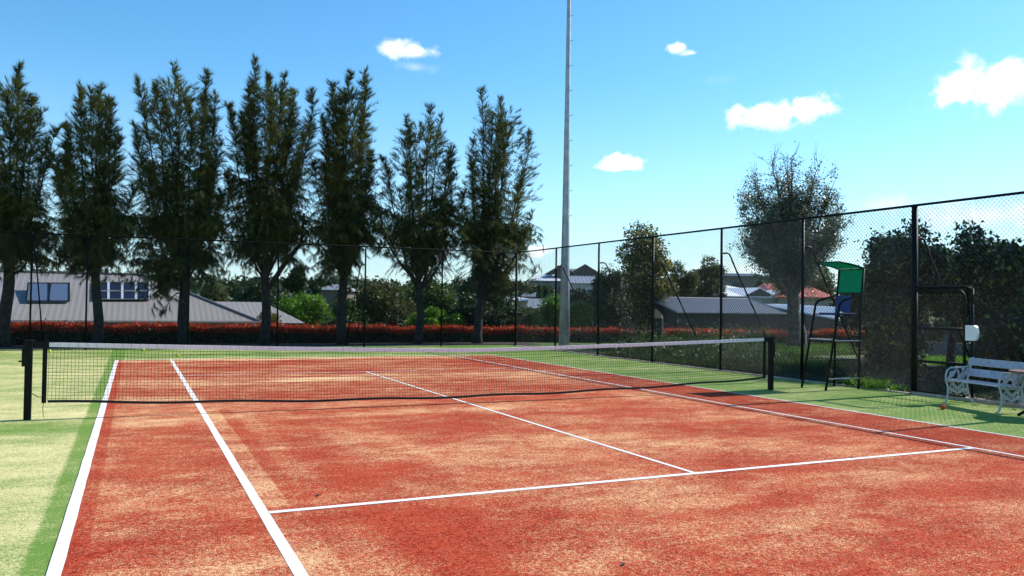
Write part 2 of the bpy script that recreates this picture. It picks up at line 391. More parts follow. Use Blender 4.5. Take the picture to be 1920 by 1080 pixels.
def line(p, q, wd):
    p = np.array(p, float); q = np.array(q, float); d = q-p; d /= np.linalg.norm(d); n = np.array([-d[1], d[0]])*wd/2
    K_ = max(2, int(np.hypot(*(q-p))/0.35)); e_ = [(1+rng.normal()*0.035, 1+rng.normal()*0.035) for _ in range(K_+1)]
    for k_ in range(K_):
        a_, c_ = p+(q-p)*k_/K_, p+(q-p)*(k_+1)/K_
        b.poly([(*(a_-n*e_[k_][0]), zl), (*(c_-n*e_[k_+1][0]), zl), (*(c_+n*e_[k_+1][1]), zl), (*(a_+n*e_[k_][1]), zl)])
line((-5.485, -11.95), (-5.47, 11.9), 0.085); line((5.52, -11.95), (5.52, 11.9), 0.05)
line((-4.14, -11.9), (-4.125, 11.84), 0.08); line((4.16, -11.9), (4.12, 11.84), 0.055)
zl = 0.0145
line((-4.1, -6.38), (4.13, -6.38), 0.075); line((-4.09, 6.45), (4.1, 6.45), 0.05)
line((-0.045, 6.43), (0.0, -6.34), 0.05); line((-5.44, 11.87), (5.5, 11.87), 0.07); line((-5.44, -11.93), (5.5, -11.93), 0.08)
tag(b.build('court_lines', m_line), kind='structure')
b = MB(); b.box((8.92, -10.4, 0.02), (0.2, 17.6, 0.10)); b.box((8.9, 8.0, 0.0), (0.12, 19.0, 0.05)); b.box((-7, 17.97, 0.0), (32, 0.14, 0.07))
tag(b.build('kerb', m_conc), kind='structure')

# ------------------------------------------------------------------ net
def ztop(x):
    t = abs(x)/6.5; return 0.915 + 0.15*t**1.25 if abs(x) < 6.5 else 1.065
def zbot(x): 
    return 0.13 + 0.12*(abs(x)/6.3)**2
def ynet(x, t): return -max(0.0, 1-(x/6.4)**2)*(0.07+0.15*t)
net = thing('tennis_net', (0, 0, 0), 'black tennis net with white headband strung between two dark posts across the red court', 'tennis net')
XL, XR = -6.17, 6.50
pL, pR = -6.36, 6.67
for (px_, sgn_) in ((pL, 1), (pR, -1)):
    q = MB(); q.box((px_, 0, 0.535), (0.088, 0.088, 1.07)); 
    po = q.build('net_post', m_postgreen, net, bevel=0.008)
    q = MB(); q.box((px_, 0, 1.078), (0.115, 0.115, 0.02)); q.build('post_cap', m_black, po)
    q = MB(); q.box((px_-sgn_*0.065, 0, 0.86), (0.03, 0.07, 0.26)); q.tube([(px_-sgn_*0.08, 0, 0.8), (px_-sgn_*0.12, 0, 0.8)], 0.012, 8)
    q.build('winder', m_black, po)
q = MB(); q.tube([(pL+0.05, 0, 0.36), (pL+0.12, 0, 0.31), (XL, 0, 0.31)], 0.006, 6); q.tube([(XL, 0, 0.30), (XL-0.01, 0.0, 0.15), (XL, 0, 0.03)], 0.004, 5)
q.build('lacing_cord', m_net, net); q = MB(); q.tube([(XR, 0, 0.28), (pR-0.06, 0, 0.34)], 0.006, 6); q.build('lacing_cord', m_net, net)
xs = np.linspace(XL+0.05, XR-0.03, 120)
q = MB()
for i in range(len(xs)-1):
    x0, x1 = xs[i], xs[i+1]; z0, z1 = ztop(x0), ztop(x1)
    ya0, ya1 = ynet(x0, 0), ynet(x1, 0); q.hexa([(x0, ya0-0.016, z0-0.060), (x1, ya1-0.016, z1-0.060), (x1, ya1+0.016, z1-0.060), (x0, ya0+0.016, z0-0.060), (x0, ya0-0.022, z0), (x1, ya1-0.022, z1), (x1, ya1+0.022, z1), (x0, ya0+0.022, z0)])
q.build('headband', m_tape, net)
q = MB()
for i in range(len(xs)-1):
    x0, x1 = xs[i], xs[i+1]; z0, z1 = zbot(x0)+0.01*sin(x0*3), zbot(x1)+0.01*sin(x1*3)
    q.beam((x0, ynet(x0, 1), z0), (x1, ynet(x1, 1), z1), 0.03, 0.034)
q.build('bottom_band', m_net, net)
q = MB(); q.box((XL, 0, (ztop(XL)+zbot(XL))/2), (0.055, 0.03, ztop(XL)-zbot(XL)+0.04)); q.build('side_band', m_black, net); q = MB(); q.box((XR, 0, (ztop(XR)+zbot(XR))/2), (0.05, 0.03, ztop(XR)-zbot(XR)+0.04))
q.build('side_band', m_black, net)
q = MB(); q.box(((pL+XL+0.1)/2+0.02, 0, 1.025), (0.26, 0.04, 0.07)); q.build('tension_strap', m_black, net)
q = MB(); q.box(((pR+XR)/2, 0, 1.03), (0.16, 0.05, 0.08))
q.build('tension_strap', m_black, net)
def cords(P, Q, r):   # 3-sided prisms from P to Q (N,3)
    d = Q-P; d /= np.linalg.norm(d, axis=1, keepdims=True)
    a = np.cross(d, np.where(np.abs(d[:, 1:2]) > 0.9, [[1, 0, 0]], [[0, 1, 0]])); a /= np.linalg.norm(a, axis=1, keepdims=True); c_ = np.cross(d, a)
    V = []
    for base in (P, Q):
        for k in range(3):
            th = 2*pi*k/3; V.append(base + r*(cos(th)*a + sin(th)*c_))
    V = np.stack(V, 1).reshape(-1, 3); n = len(P); b0 = np.arange(n)*6
    F = np.concatenate([np.stack([b0+k, b0+(k+1) % 3, b0+3+(k+1) % 3, b0+3+k], 1) for k in range(3)])
    return V, F
P, Q = [], []
step = 0.046; zt = np.vectorize(ztop); zb = np.vectorize(zbot)
vx = np.arange(XL, XR, step); jit = 0.006*np.sin(vx*7) 
for i, x0 in enumerate(vx): P.append((x0+jit[i], ynet(x0, 0), ztop(x0)-0.06)); Q.append((x0, ynet(x0, 1), zbot(x0)))
hx = np.linspace(XL, XR, 90); nr = 18
for r_ in range(1, nr):
    t = r_/nr; zz = zt(hx)*(1-t) + zb(hx)*t + 0.004*np.sin(hx*5+r_)
    for i in range(len(hx)-1): P.append((hx[i], ynet(hx[i], t), zz[i])); Q.append((hx[i+1], ynet(hx[i+1], t), zz[i+1]))
V, F = cords(np.array(P, float), np.array(Q, float), 0.0027)
mesh_np('netting', V, F, m_net, net)

# ------------------------------------------------------------------ chain-link fence
def chainlink(o, a, n, L, z0, z1, p, r, name, parent, keep=None):
    """woven zig-zag wires; o origin, a unit along, n normal"""
    o = np.array(o, float); a = np.array(a, float); n = np.array(n, float)
    K = int(L/p); J = int((z1-z0)/p)+1
    k = np.arange(K)[:, None]; j = np.arange(J)[None, :]
    ph = (j+k) % 2; sg = np.where(ph == 1, 1.0, -1.0)
    s_ = k*p + ph*p; z = z0 + j*p + 0*k
    # three points per bend: before, at, after the knuckle
    e = 0.14
    ss = np.stack([s_-sg*e*p, s_+sg*0.02*p, s_-sg*e*p], 2); zz = np.stack([z-e*p, z, z+e*p], 2); bw = np.stack([sg*0.0, sg*0.0045, sg*0.0], 2)
    M_ = J*3; ss = ss.reshape(K, M_); zz = np.clip(zz.reshape(K, M_), z0, z1); bw = bw.reshape(K, M_)
    C = o + ss[..., None]*a + zz[..., None]*np.array([0, 0, 1.0]) + bw[..., None]*n
    T = np.gradient(C, axis=1); T /= (np.linalg.norm(T, axis=2, keepdims=True)+1e-9)
    A_ = np.cross(T, n); A_ /= (np.linalg.norm(A_, axis=2, keepdims=True)+1e-9); NN = np.cross(A_, T)
    rings = [C + r*(cos(2*pi*q_/4+0.4)*A_ + sin(2*pi*q_/4+0.4)*NN) for q_ in range(4)]
    V = np.stack(rings, 2).reshape(-1, 3)
    idx = (np.arange(K)[:, None]*M_ + np.arange(M_-1)[None, :]).ravel()*4
    F = np.concatenate([np.stack([idx+q_, idx+(q_+1) % 4, idx+4+(q_+1) % 4, idx+4+q_], 1) for q_ in range(4)])
    return mesh_np(name, V, F, m_wire, parent, smooth=True)
FX = 8.9; FY = 17.4; FH = 3.78
PW = 0.045
bf = thing('chain_link_fence', (-7, FY, 0), 'black chain-link fence across the far end of the court before the tall trees', 'fence', 'court fences')
posts_b = [-15.0, -11.3, -8.04, -6.48, -3.4, -0.46, 2.69, 5.72]
for x0 in posts_b:
    q = MB(); q.tube([(x0, FY, 0), (x0, FY, FH-0.02)], 0.03, 10); q.build('post', m_black, bf, smooth=True)
q = MB(); q.tube([(-18.5, FY, FH-0.1), (FX, FY, FH)], 0.024, 8); q.build('top_rail', m_rail, bf, smooth=True)
q = MB(); q.tube([(-18.5, FY, 2.45), (FX, FY, 2.45)], 0.004, 4); q.tube([(-18.5, FY, 0.06), (FX, FY, 0.06)], 0.01, 6); q.build('strain_wire', m_wire, bf)
for x0, dx in ((-8.04, 0.25), (2.69, -0.35)):
    q = MB(); q.tube([(x0, FY, 3.1), (x0+dx*0.2, FY+0.25, 3.1), (x0+dx*0.3, FY+0.35, 3.0), (x0+dx, FY+1.5, 0.0)], 0.022, 8); q.build('brace', m_black, bf, smooth=True)
chainlink((-18.5, FY, 0), (1, 0, 0), (0, 1, 0), FX+18.5, 0.05, FH-0.04, PW, 0.0027, 'wire_mesh', bf)
rf = thing('chain_link_fence', (FX, 3, 0), 'black chain-link fence along the right side of the court with a gate', 'fence', 'court fences')
posts_r = [FY, 13.9, 10.8, 7.6, 4.4, 1.45, -1.6, -4.7, -7.8, -10.9, -14]
for i, y0 in enumerate(posts_r):
    q = MB(); q.tube([(FX, y0, 0), (FX, y0, FH-0.02)], 0.062 if y0 == -1.6 else 0.046 if y0 == FY else 0.036, 10); q.build('post', m_black, rf, smooth=True)
    if 0 < i < 9:
        q = MB(); q.tube([(FX, y0, 3.1), (FX+0.18, y0, 3.12), (FX+0.26, y0, 3.09), (FX+0.33, y0, 2.98), (FX+0.42, y0, 2.8), (FX+2.1, y0, -0.05)], 0.023, 8); q.build('brace', m_black, rf, smooth=True)
q = MB(); q.tube([(FX, FY, FH), (FX, -14, FH-0.03)], 0.026, 8); q.build('top_rail', m_black, rf, smooth=True)
q = MB(); q.tube([(FX, FY, 0.07), (FX, -1.6, 0.07)], 0.008, 6); q.tube([(FX, -2.85, 0.07), (FX, -14, 0.07)], 0.008, 6); q.build('strain_wire', m_wire, rf)
chainlink((FX, -1.6, 0), (0, 1, 0), (1, 0, 0), 6.0, 0.05, FH-0.04, PW, 0.0038, 'wire_mesh', rf)
chainlink((FX, 4.4, 0), (0, 1, 0), (1, 0, 0), FY-4.4, 0.05, FH-0.04, PW, 0.0024, 'wire_mesh', rf)
chainlink((FX, -14, 0), (0, 1, 0), (1, 0, 0), 11.14, 0.05, FH-0.04, PW, 0.0035, 'wire_mesh', rf)
chainlink((FX, -2.86, 0), (0, 1, 0), (1, 0, 0), 1.26, 2.12, FH-0.04, PW, 0.0035, 'wire_mesh', rf)
# gate
GY0, GY1, GH = -1.68, -2.74, 2.06
q = MB(); GXX = FX-0.045
arc = [(GXX, GY0, 0.06), (GXX, GY0, GH-0.0)]
q.tube([(GXX, GY0, 0.06), (GXX, GY0, GH)], 0.026, 8)
top = [(GXX, GY0, GH)] + [(GXX, GY1+0.16-0.16*sin(t), GH-0.16+0.16*cos(t)) for t in np.linspace(0, pi/2, 7)] + [(GXX, GY1, 0.06)]
q.tube(top, 0.026, 8); q.tube([(GXX, GY0, 0.08), (GXX, GY1, 0.08)], 0.024, 8)
gate = q.build('gate', m_black, rf, smooth=True); tag(gate, 'closed gate with a rounded top corner')
for z0 in (1.33, 0.68):
    q = MB(); q.tube([(GXX, GY0, z0), (GXX, GY1, z0)], 0.026, 8); q.build('cross_rail', m_black, gate, smooth=True)
chainlink((GXX, GY1+0.02, 0), (0, 1, 0), (1, 0, 0), 1.04, 0.1, GH-0.03, PW, 0.0042, 'wire_mesh', gate)
q = MB(); q.tube([(FX, -2.86, 0), (FX, -2.86, 2.1)], 0.03, 8); q.build('post', m_black, rf, smooth=True)
q = MB(); q.tube([(FX, -1.6, 2.13), (FX, -2.72, 2.13), (FX, -2.83, 2.09), (FX, -2.87, 1.97), (FX, -2.87, 1.8)], 0.022, 8); q.build('gate_lintel', m_black, rf, smooth=True)
q = MB(); out = [(-2.80, 1.13), (-2.98, 1.13), (-3.02, 1.16), (-3.035, 1.22), (-3.045, 1.27), (-3.035, 1.32), (-3.02, 1.38), (-2.98, 1.41), (-2.80, 1.41)]
q.poly([(FX-0.11, y_, z_) for y_, z_ in out]); q.poly([(FX-0.05, y_, z_) for y_, z_ in out][::-1])
for i in range(len(out)):
    (y0, z0), (y1, z1) = out[i], out[(i+1) % len(out)]; q.poly([(FX-0.05, y0, z0), (FX-0.05, y1, z1), (FX-0.11, y1, z1), (FX-0.11, y0, z0)])
tag(q.build('latch_guard', m_whitep, None), 'white curved plastic guard mounted on the fence beside the gate', 'guard')

# ------------------------------------------------------------------ umpire chair
m_gcloth = simple('green_shade_cloth', (0.0, 0.19, 0.125), 0.8, var=0.12, scale=30)
nt = m_gcloth.node_tree; pr = nt.nodes['Principled BSDF']; tr = N(nt, 'ShaderNodeBsdfTranslucent'); tr.inputs[0].default_value = (0.0, 0.44, 0.29, 1); ms = N(nt, 'ShaderNodeMixShader'); ms.inputs[0].default_value = 0.5
nt.links.new(pr.outputs[0], ms.inputs[1]); nt.links.new(tr.outputs[0], ms.inputs[2]); nt.links.new(ms.outputs[0], nt.nodes['Material Output'].inputs['Surface'])
m_blue = simple('blue_canvas', (0.012, 0.045, 0.17), 0.6, var=0.1)
uc = thing('umpire_chair', (8.2, -0.13, 0), 'tall black umpire chair with green canopy and blue seat back standing against the right fence', 'umpire chair')
ya, yb = 0.20, -0.47
for y0 in (ya, yb):
    q = MB(); q.tube([(7.70, y0, 0), (8.06, y0, 1.72), (8.09, y0, 1.80), (8.16, y0, 1.85), (8.62, y0, 1.96)], 0.024, 8); q.build('leg', m_black, uc, smooth=True)
    q = MB(); q.tube([(8.62, y0, 0), (8.66, y0, 1.6), (8.75, y0, 2.53)], 0.024, 8); q.build('leg', m_black, uc, smooth=True)
    q = MB(); q.tube([(8.75, y0, 2.53), (8.5, y0, 2.59), (8.08, y0, 2.645)], 0.013, 8); q.build('canopy_arm', m_black, uc, smooth=True)
for x0, z0 in ((8.08, 2.66), (8.75, 2.53), (8.68, 2.02)):
    q = MB(); q.tube([(x0, ya, z0), (x0, yb, z0)], 0.012, 8); q.build('canopy_bar', m_black, uc, smooth=True)
q = MB(); prev = None
for x0, z0 in ((8.07, 2.655), (8.3, 2.635), (8.53, 2.60), (8.76, 2.545)):
    if prev: q.hexa([(prev[0], yb-.02, prev[1]), (x0, yb-.02, z0), (x0, ya+.02, z0), (prev[0], ya+.02, prev[1]), (prev[0], yb-.02, prev[1]+.006), (x0, yb-.02, z0+.006), (x0, ya+.02, z0+.006), (prev[0], ya+.02, prev[1]+.006)])
    prev = (x0, z0)
can = q.build('canopy', m_gcloth, uc)
q = MB(); q.hexa([(8.69, yb, 2.02), (8.696, yb, 2.02), (8.696, ya, 2.02), (8.69, ya, 2.02), (8.76, yb, 2.53), (8.766, yb, 2.53), (8.766, ya, 2.53), (8.76, ya, 2.53)])
q.build('back_curtain', m_gcloth, uc)
q = MB(); q.hexa([(8.60, yb+.24, 1.62), (8.62, yb+.24, 1.62), (8.62, ya-.03, 1.62), (8.60, ya-.03, 1.62), (8.65, yb+.24, 1.97), (8.67, yb+.24, 1.97), (8.67, ya-.03, 1.97), (8.65, ya-.03, 1.97)])
q.build('seat_back', m_blue, uc)
q = MB(); q.box((8.36, (ya+yb)/2, 1.58), (0.48, 0.60, 0.03)); q.build('seat', m_blue, uc, bevel=0.006)
q = MB(); q.tube([(8.03, ya, 1.56), (8.66, ya, 1.56)], 0.012, 6); q.tube([(8.03, yb, 1.56), (8.66, yb, 1.56)], 0.012, 6); q.tube([(8.04, ya, 1.56), (8.04, yb, 1.56)], 0.012, 6); q.build('seat_frame', m_black, uc, smooth=True)
q = MB(); q.box((7.95, (ya+yb)/2, 1.04), (0.16, 0.6, 0.02)); q.build('footrest', m_steel, uc)
for z0 in (0.24, 0.63, 1.02, 1.34):
    xf = 7.70 + 0.36*z0/1.72
    q = MB(); q.box(((xf+8.64)/2, yb, z0), (8.64-xf, 0.045, 0.02)); q.build('rung', m_steel if z0 in (0.24, 1.02) else m_black, uc, bevel=0.003)

# ------------------------------------------------------------------ bench
F0 = np.array([8.08, -2.92]); F1 = np.array([7.74, -4.22]); bl = np.linalg.norm(F1-F0); bu = (F1-F0)/bl; bv = np.array([-bu[1], bu[0]])
if bv[0] < 0: bv = -bv
def BP(u_, v_, z_): q_ = F0 + bu*u_ + bv*v_; return (q_[0], q_[1], z_)
bench = thing('park_bench', BP(bl/2, 0.25, 0), 'white slatted park bench with ornate cast ends beside the gate', 'bench')
AX = (np.array([bu[0], bu[1], 0]), np.array([bv[0], bv[1], 0]), np.array([0, 0, 1.0]))
for u0 in (0.03, bl-0.03):
    q = MB()
    q.tube([BP(u0, -0.05, 0.01), BP(u0, 0.0, 0.03), BP(u0, 0.045, 0.15), BP(u0, 0.05, 0.3), BP(u0, 0.02, 0.4), BP(u0, 0.0, 0.5), BP(u0, 0.03, 0.6), BP(u0, 0.11, 0.655), BP(u0, 0.2, 0.65), BP(u0, 0.26, 0.58), BP(u0, 0.27, 0.48), BP(u0, 0.25, 0.42)], 0.017, 8)
    q.tube([BP(u0, 0.60, 0.01), BP(u0, 0.53, 0.06), BP(u0, 0.46, 0.2), BP(u0, 0.43, 0.38), BP(u0, 0.47, 0.55), BP(u0, 0.56, 0.84)], 0.017, 8)
    q.tube([BP(u0, 0.0, 0.41), BP(u0, 0.25, 0.40), BP(u0, 0.44, 0.40)], 0.017, 8)
    q.tube([BP(u0, 0.2, 0.655), BP(u0, 0.34, 0.66), BP(u0, 0.5, 0.68)], 0.014, 8)
    for (cv, cz, cr) in ((0.13, 0.53, 0.055), (0.36, 0.52, 0.06), (0.14, 0.31, 0.05), (0.33, 0.31, 0.055), (0.24, 0.24, 0.045), (0.36, 0.62, 0.03), (0.10, 0.22, 0.035), (0.41, 0.20, 0.04)):
        q.tube([BP(u0, cv+cr*cos(t)*(1-t*0.06), cz+cr*sin(t)*(1-t*0.06)) for t in np.linspace(0, 2*pi*1.2, 14)], 0.011, 6)
    for (v0, z0, v1, z1) in ((0.05, 0.3, 0.24, 0.2), (0.24, 0.2, 0.45, 0.28), (0.12, 0.4, 0.24, 0.28), (0.24, 0.28, 0.4, 0.4), (0.25, 0.45, 0.45, 0.6), (0.05, 0.45, 0.2, 0.6)):
        q.beam(BP(u0, v0, z0), BP(u0, v1, z1), 0.02, 0.04)
    q.build('cast_end', m_white, bench, smooth=False)
for v0 in (0.06, 0.16, 0.26, 0.36):
    q = MB(); c0 = BP(bl/2, v0, 0.435); q.box(c0, (bl+0.06, 0.075, 0.022), AX); q.build('seat_slat', m_white, bench, bevel=0.004)
for z0, v0 in ((0.575, 0.465), (0.765, 0.525)):
    tilt = 0.28; up2 = AX[2]*cos(tilt)+AX[1]*sin(tilt); nn = np.cross(AX[0], up2)
    q = MB(); q.box(BP(bl/2, v0, z0), (bl+0.06, 0.022, 0.135), (AX[0], nn, up2)); q.build('back_slat', m_white, bench, bevel=0.004)

# table at the right edge
T0 = onx(1912, 780, 8.15); tcx, tcy = 8.03, -4.74
tb = thing('garden_table', (tcx, tcy, 0), 'brown round table with dark pedestal beside the right end of the white bench', 'table')
q = MB(); q.tube([(tcx, tcy, 0.695), (tcx, tcy, 0.725)], 0.48, 28); q.build('tabletop', m_brown, tb)
q = MB(); q.tube([(tcx, tcy, 0.03), (tcx, tcy, 0.70)], [0.05, 0.035], 10); q.build('pedestal', m_black, tb, smooth=True)
for k in range(3):
    an = 2*pi*k/3+2.6
    q = MB(); q.tube([(tcx, tcy, 0.16), (tcx+.2*cos(an), tcy+.2*sin(an), 0.12), (tcx+.38*cos(an), tcy+.38*sin(an), 0.02)], 0.025, 8); q.build('foot', m_black, tb, smooth=True)
# balls
m_yel = simple('yellow_felt', (0.55, 0.62, 0.06), 0.9, var=0.08, scale=60); m_or = simple('orange_felt', (0.62, 0.09, 0.015), 0.9, var=0.15, scale=60)
for (a, b_, lab) in ((93, 659, 'yellow tennis ball nearest the left net post, near the far fence'), (269, 657, 'yellow tennis ball against the base of the far hedge right of the left trunks'), (334, 667, 'yellow tennis ball just behind the far baseline near the singles line')):
    c0 = onz(a, b_, 0.035); q = MB(); q.sphere((c0[0], c0[1], 0.045), 0.045, 12, 8)
    tag(q.build('tennis_ball', m_yel, None, smooth=True), lab, 'ball', 'loose tennis balls')
c0 = onz(1768, 764, 0.04); q = MB(); q.sphere((c0[0], c0[1], 0.045), 0.047, 14, 10); q.m = 0
tag(q.build('tennis_ball', m_or, None, smooth=True), 'orange ball on the green turf in front of the white bench', 'ball', 'loose tennis balls')

m_dl = simple('dead_leaf', (0.06, 0.045, 0.02), 0.8)
for (a, b_, lab) in ((595, 929, 'dead leaf lying on the red court just left of the near service line'), (1596, 858, 'dead leaf lying behind the right part of the near service line'), (1167, 1059, 'dead leaf lying at the bottom of the picture on the red court')):
    c0 = onz(a, b_, 0.015); q = MB(); q.hexa([(c0[0]-.022, c0[1]-.006, .012), (c0[0]+.0, c0[1]-.014, .013), (c0[0]+.028, c0[1]+.006, .016), (c0[0], c0[1]+.011, .013), (c0[0]-.022, c0[1]-.006, .015), (c0[0]+.0, c0[1]-.014, .021), (c0[0]+.028, c0[1]+.006, .024), (c0[0], c0[1]+.011, .024)])
    tag(q.build('fallen_leaf', m_dl, None), lab, 'leaf', 'fallen leaves on the court')

# ------------------------------------------------------------------ light pole
lp = thing('light_pole', (9.70, 14.7, 0), 'very tall tapering grey steel floodlight pole standing outside the fence', 'light pole')
zs = [0, 3, 5.2, 9, 13.4, 17]; q = MB(); q.tube([(9.70, 14.7, z) for z in zs], [0.21, 0.165, 0.138, 0.104, 0.072, 0.05], 24); q.build('shaft', m_steel, lp, smooth=True)
q = MB(); q.box((9.72, 14.7, 0.02), (0.62, 0.62, 0.05)); q.build('base_plate', m_concg, lp)
for k in range(26):
    q = MB(); z = 4.6 + k*0.48; rr = 0.17-0.0072*z; an = -0.6 if k % 2 else 0.35
    q.tube([(9.70+rr*0.9*cos(an), 14.7+rr*0.9*sin(an), z), (9.70+(rr+0.11)*cos(an), 14.7+(rr+0.11)*sin(an), z+0.02)], 0.011, 5)
    q.build('step_peg', m_steel, lp)

# ------------------------------------------------------------------ foliage generators
def leaves(P, size, asp=0.55, nrm=None, var=0.4, up=0.0):
    n = len(P); d = rng.normal(size=(n, 3)); d[:, 2] += up; d /= np.linalg.norm(d, axis=1, keepdims=True)
    e = rng.normal(size=(n, 3)); a = np.cross(d, e); a /= np.linalg.norm(a, axis=1, keepdims=True)
    L = size*(1-var+2*var*rng.random((n, 1))); W = L*asp
    V = np.stack([P-d*L/2, P+a*W/2, P+d*L/2, P-a*W/2], 1).reshape(-1, 3)
    F = np.arange(n*4).reshape(n, 4); return V, F
def strands(P, D, L, W):
    n = len(P); e = rng.normal(size=(n, 3)); a = np.cross(D, e); a /= (np.linalg.norm(a, axis=1, keepdims=True)+1e-9)
    V = np.stack([P-a*W/2, P+a*W/2, P+D*L], 1).reshape(-1, 3); return V, np.arange(n*3).reshape(n, 3)
def unit(v): return v/(np.linalg.norm(v, axis=-1, keepdims=True)+1e-9)

def casuarina(bx, by, fork, tips, skirt, label, rb_=0.18, dens=1.0):
    root = thing('casuarina_tree', (bx, by, 0), label, 'tree', 'row of tall casuarinas behind the far fence')
    tr_ = MB(); top_x = np.mean([t[0] for t in tips])
    tpts = [np.array([bx+(top_x-bx)*0.35*(max(z, 0)/fork)**1.5+0.05*sin(z*2+bx), by+0.04*cos(z*3), z]) for z in np.linspace(-0.05, fork, 8)]
    tr_.tube(tpts, [rb_*1.25]+[rb_*(1-0.045*i) for i in range(7)], 10)
    SP, SD, SL = [], [], []
    def foliage(p0, dirn, length, lean, n, sc=0.44):
        t = rng.random(n)**0.8; P_ = p0 + dirn*length*t[:, None]; P_[:, 2] -= (0 if lean > 0 else 0.25*length)*t*t
        D_ = unit(dirn*0.75 + rng.normal(size=(n, 3))*sc + np.array([0, 0, lean]))
        SP.append(P_); SD.append(D_); SL.append(0.12+0.16*rng.random(n))
    alltips = [(x, z, 1.0) for x, z in tips]
    xs_ = [t[0] for t in tips]; 
    for k in range(int(len(tips)*2.6)):
        i_ = rng.integers(len(tips)); alltips.append((tips[i_][0]+rng.normal()*0.33, tips[i_][1]*rng.uniform(0.55, 0.97), 0.8))
    for (tx, tz, wgt) in alltips:
        zf = fork*rng.uniform(0.72, 1.0); k_ = min(7, int(zf/fork*7)); p0 = tpts[k_]
        ty = by + rng.uniform(-0.9, 0.9); H = tz - p0[2]
        mid = np.array([p0[0]+(tx-p0[0])*0.62, p0[1]+(ty-p0[1])*0.62, p0[2]+H*0.3])
        ts = np.linspace(0, 1, 12); tip = np.array([tx, ty, tz])
        C_ = ((1-ts)**2)[:, None]*p0 + (2*ts*(1-ts))[:, None]*mid + (ts**2)[:, None]*tip
        C_[1:-1, :2] += np.cumsum(rng.normal(size=(10, 2))*0.03, 0)
        tr_.tube(C_, list(0.055*wgt*(1-ts)+0.008), 5, cap=False)
        wf = rng.uniform(0.75, 1.35); nb = int(H*36*wgt*dens)
        tt = 0.24 + 0.76*rng.random(nb)**0.8
        for t in tt:
            i_ = min(10, int(t*11)); fr = t*11-i_; p = C_[i_]*(1-fr)+C_[i_+1]*fr
            az = rng.uniform(0, 2*pi); elv = radians(rng.uniform(20, 70)) if t > 0.7 else radians(rng.uniform(-35, 45))
            prof = (0.20 + 0.50*min(1, (1-t)/0.3))*(0.50 if t < 0.42 else 1.0)
            ln_ = wf*prof*rng.uniform(0.3, 1.0)*(0.9+0.2*wgt)
            dr = np.array([cos(az)*cos(elv), sin(az)*cos(elv), sin(elv)])
            foliage(p, dr, ln_, 0.55*(t-0.7)*3.3 if t > 0.7 else -0.95, int(42*dens))
        foliage(tip-np.array([0, 0, 0.4]), np.array([0, 0, 1.0]), 0.35, 0.9, 24)
    xs_lo, xs_hi = min(xs_), max(xs_); zt_ = max(t[1] for t in tips)
    for k in range(int(560*dens*(xs_hi-xs_lo)/2.2)):
        hz = rng.random()**0.8; z = fork*0.95 + (zt_-fork)*0.90*hz
        cx_ = bx+(0.5*(xs_lo+xs_hi)-bx)*min(1, hz*1.6); hw = 0.55*(xs_hi-xs_lo)*(0.62+0.38*min(1, hz*2.2))*(1.0 if hz < 0.55 else 1-(hz-0.55)*1.5)
        an = rng.uniform(0, 2*pi); rr = math.sqrt(rng.random())
        p = np.array([cx_+hw*rr*cos(an), by+min(hw, 1.2)*rr*sin(an), z]); up_k = 0.45 if hz > 0.45 else -0.5
        dr = unit(np.array([cos(an)*rr, sin(an)*rr, up_k])+rng.normal(size=3)*0.3)
        foliage(p, dr, rng.uniform(0.2, 0.5), up_k*1.2, 38)
    # drooping skirt
    for (sx, sz, wd) in skirt:
        for k in range(int(22*wd)):
            an = rng.uniform(0, 2*pi); p0 = np.array([bx, by, sz*rng.uniform(0.85, 1.1)])
            end = np.array([sx+rng.normal()*0.40*wd, by+rng.normal()*0.6, sz+rng.normal()*0.42])
            ts = np.linspace(0, 1, 6); C_ = p0 + (end-p0)*ts[:, None]; C_[:, 2] += 0.35*np.sin(ts*pi)
            if k < 4: tr_.tube(C_, list(0.03*(1-ts)+0.006), 4, cap=False)
            for q_ in range(12):
                t = rng.uniform(0.4, 1.05); p = p0+(end-p0)*t; p[2] += 0.3*sin(min(1, t)*pi)
                dr = unit(rng.normal(size=3)*np.array([0.6, 0.6, 0.15])+np.array([0, 0, -0.25]))
                foliage(p, dr, rng.uniform(0.15, 0.38), -1.2, 36, 0.5)
    tr_.build('trunk', m_bark, root, smooth=True)
    P_ = np.concatenate(SP); D_ = np.concatenate(SD); L_ = np.concatenate(SL)[:, None]
    V_, F_ = strands(P_, D_, L_, 0.0125)
    mesh_np('crown', V_, F_, m_cas, root)
TY = 19.4
def tp(l): return [(ony(a, b_, TY)[0], ony(a, b_, TY)[2]) for a, b_ in l]
def sk(l): return [(ony(a, b_, TY)[0], ony(a, b_, TY)[2], w_) for a, b_, w_ in l]
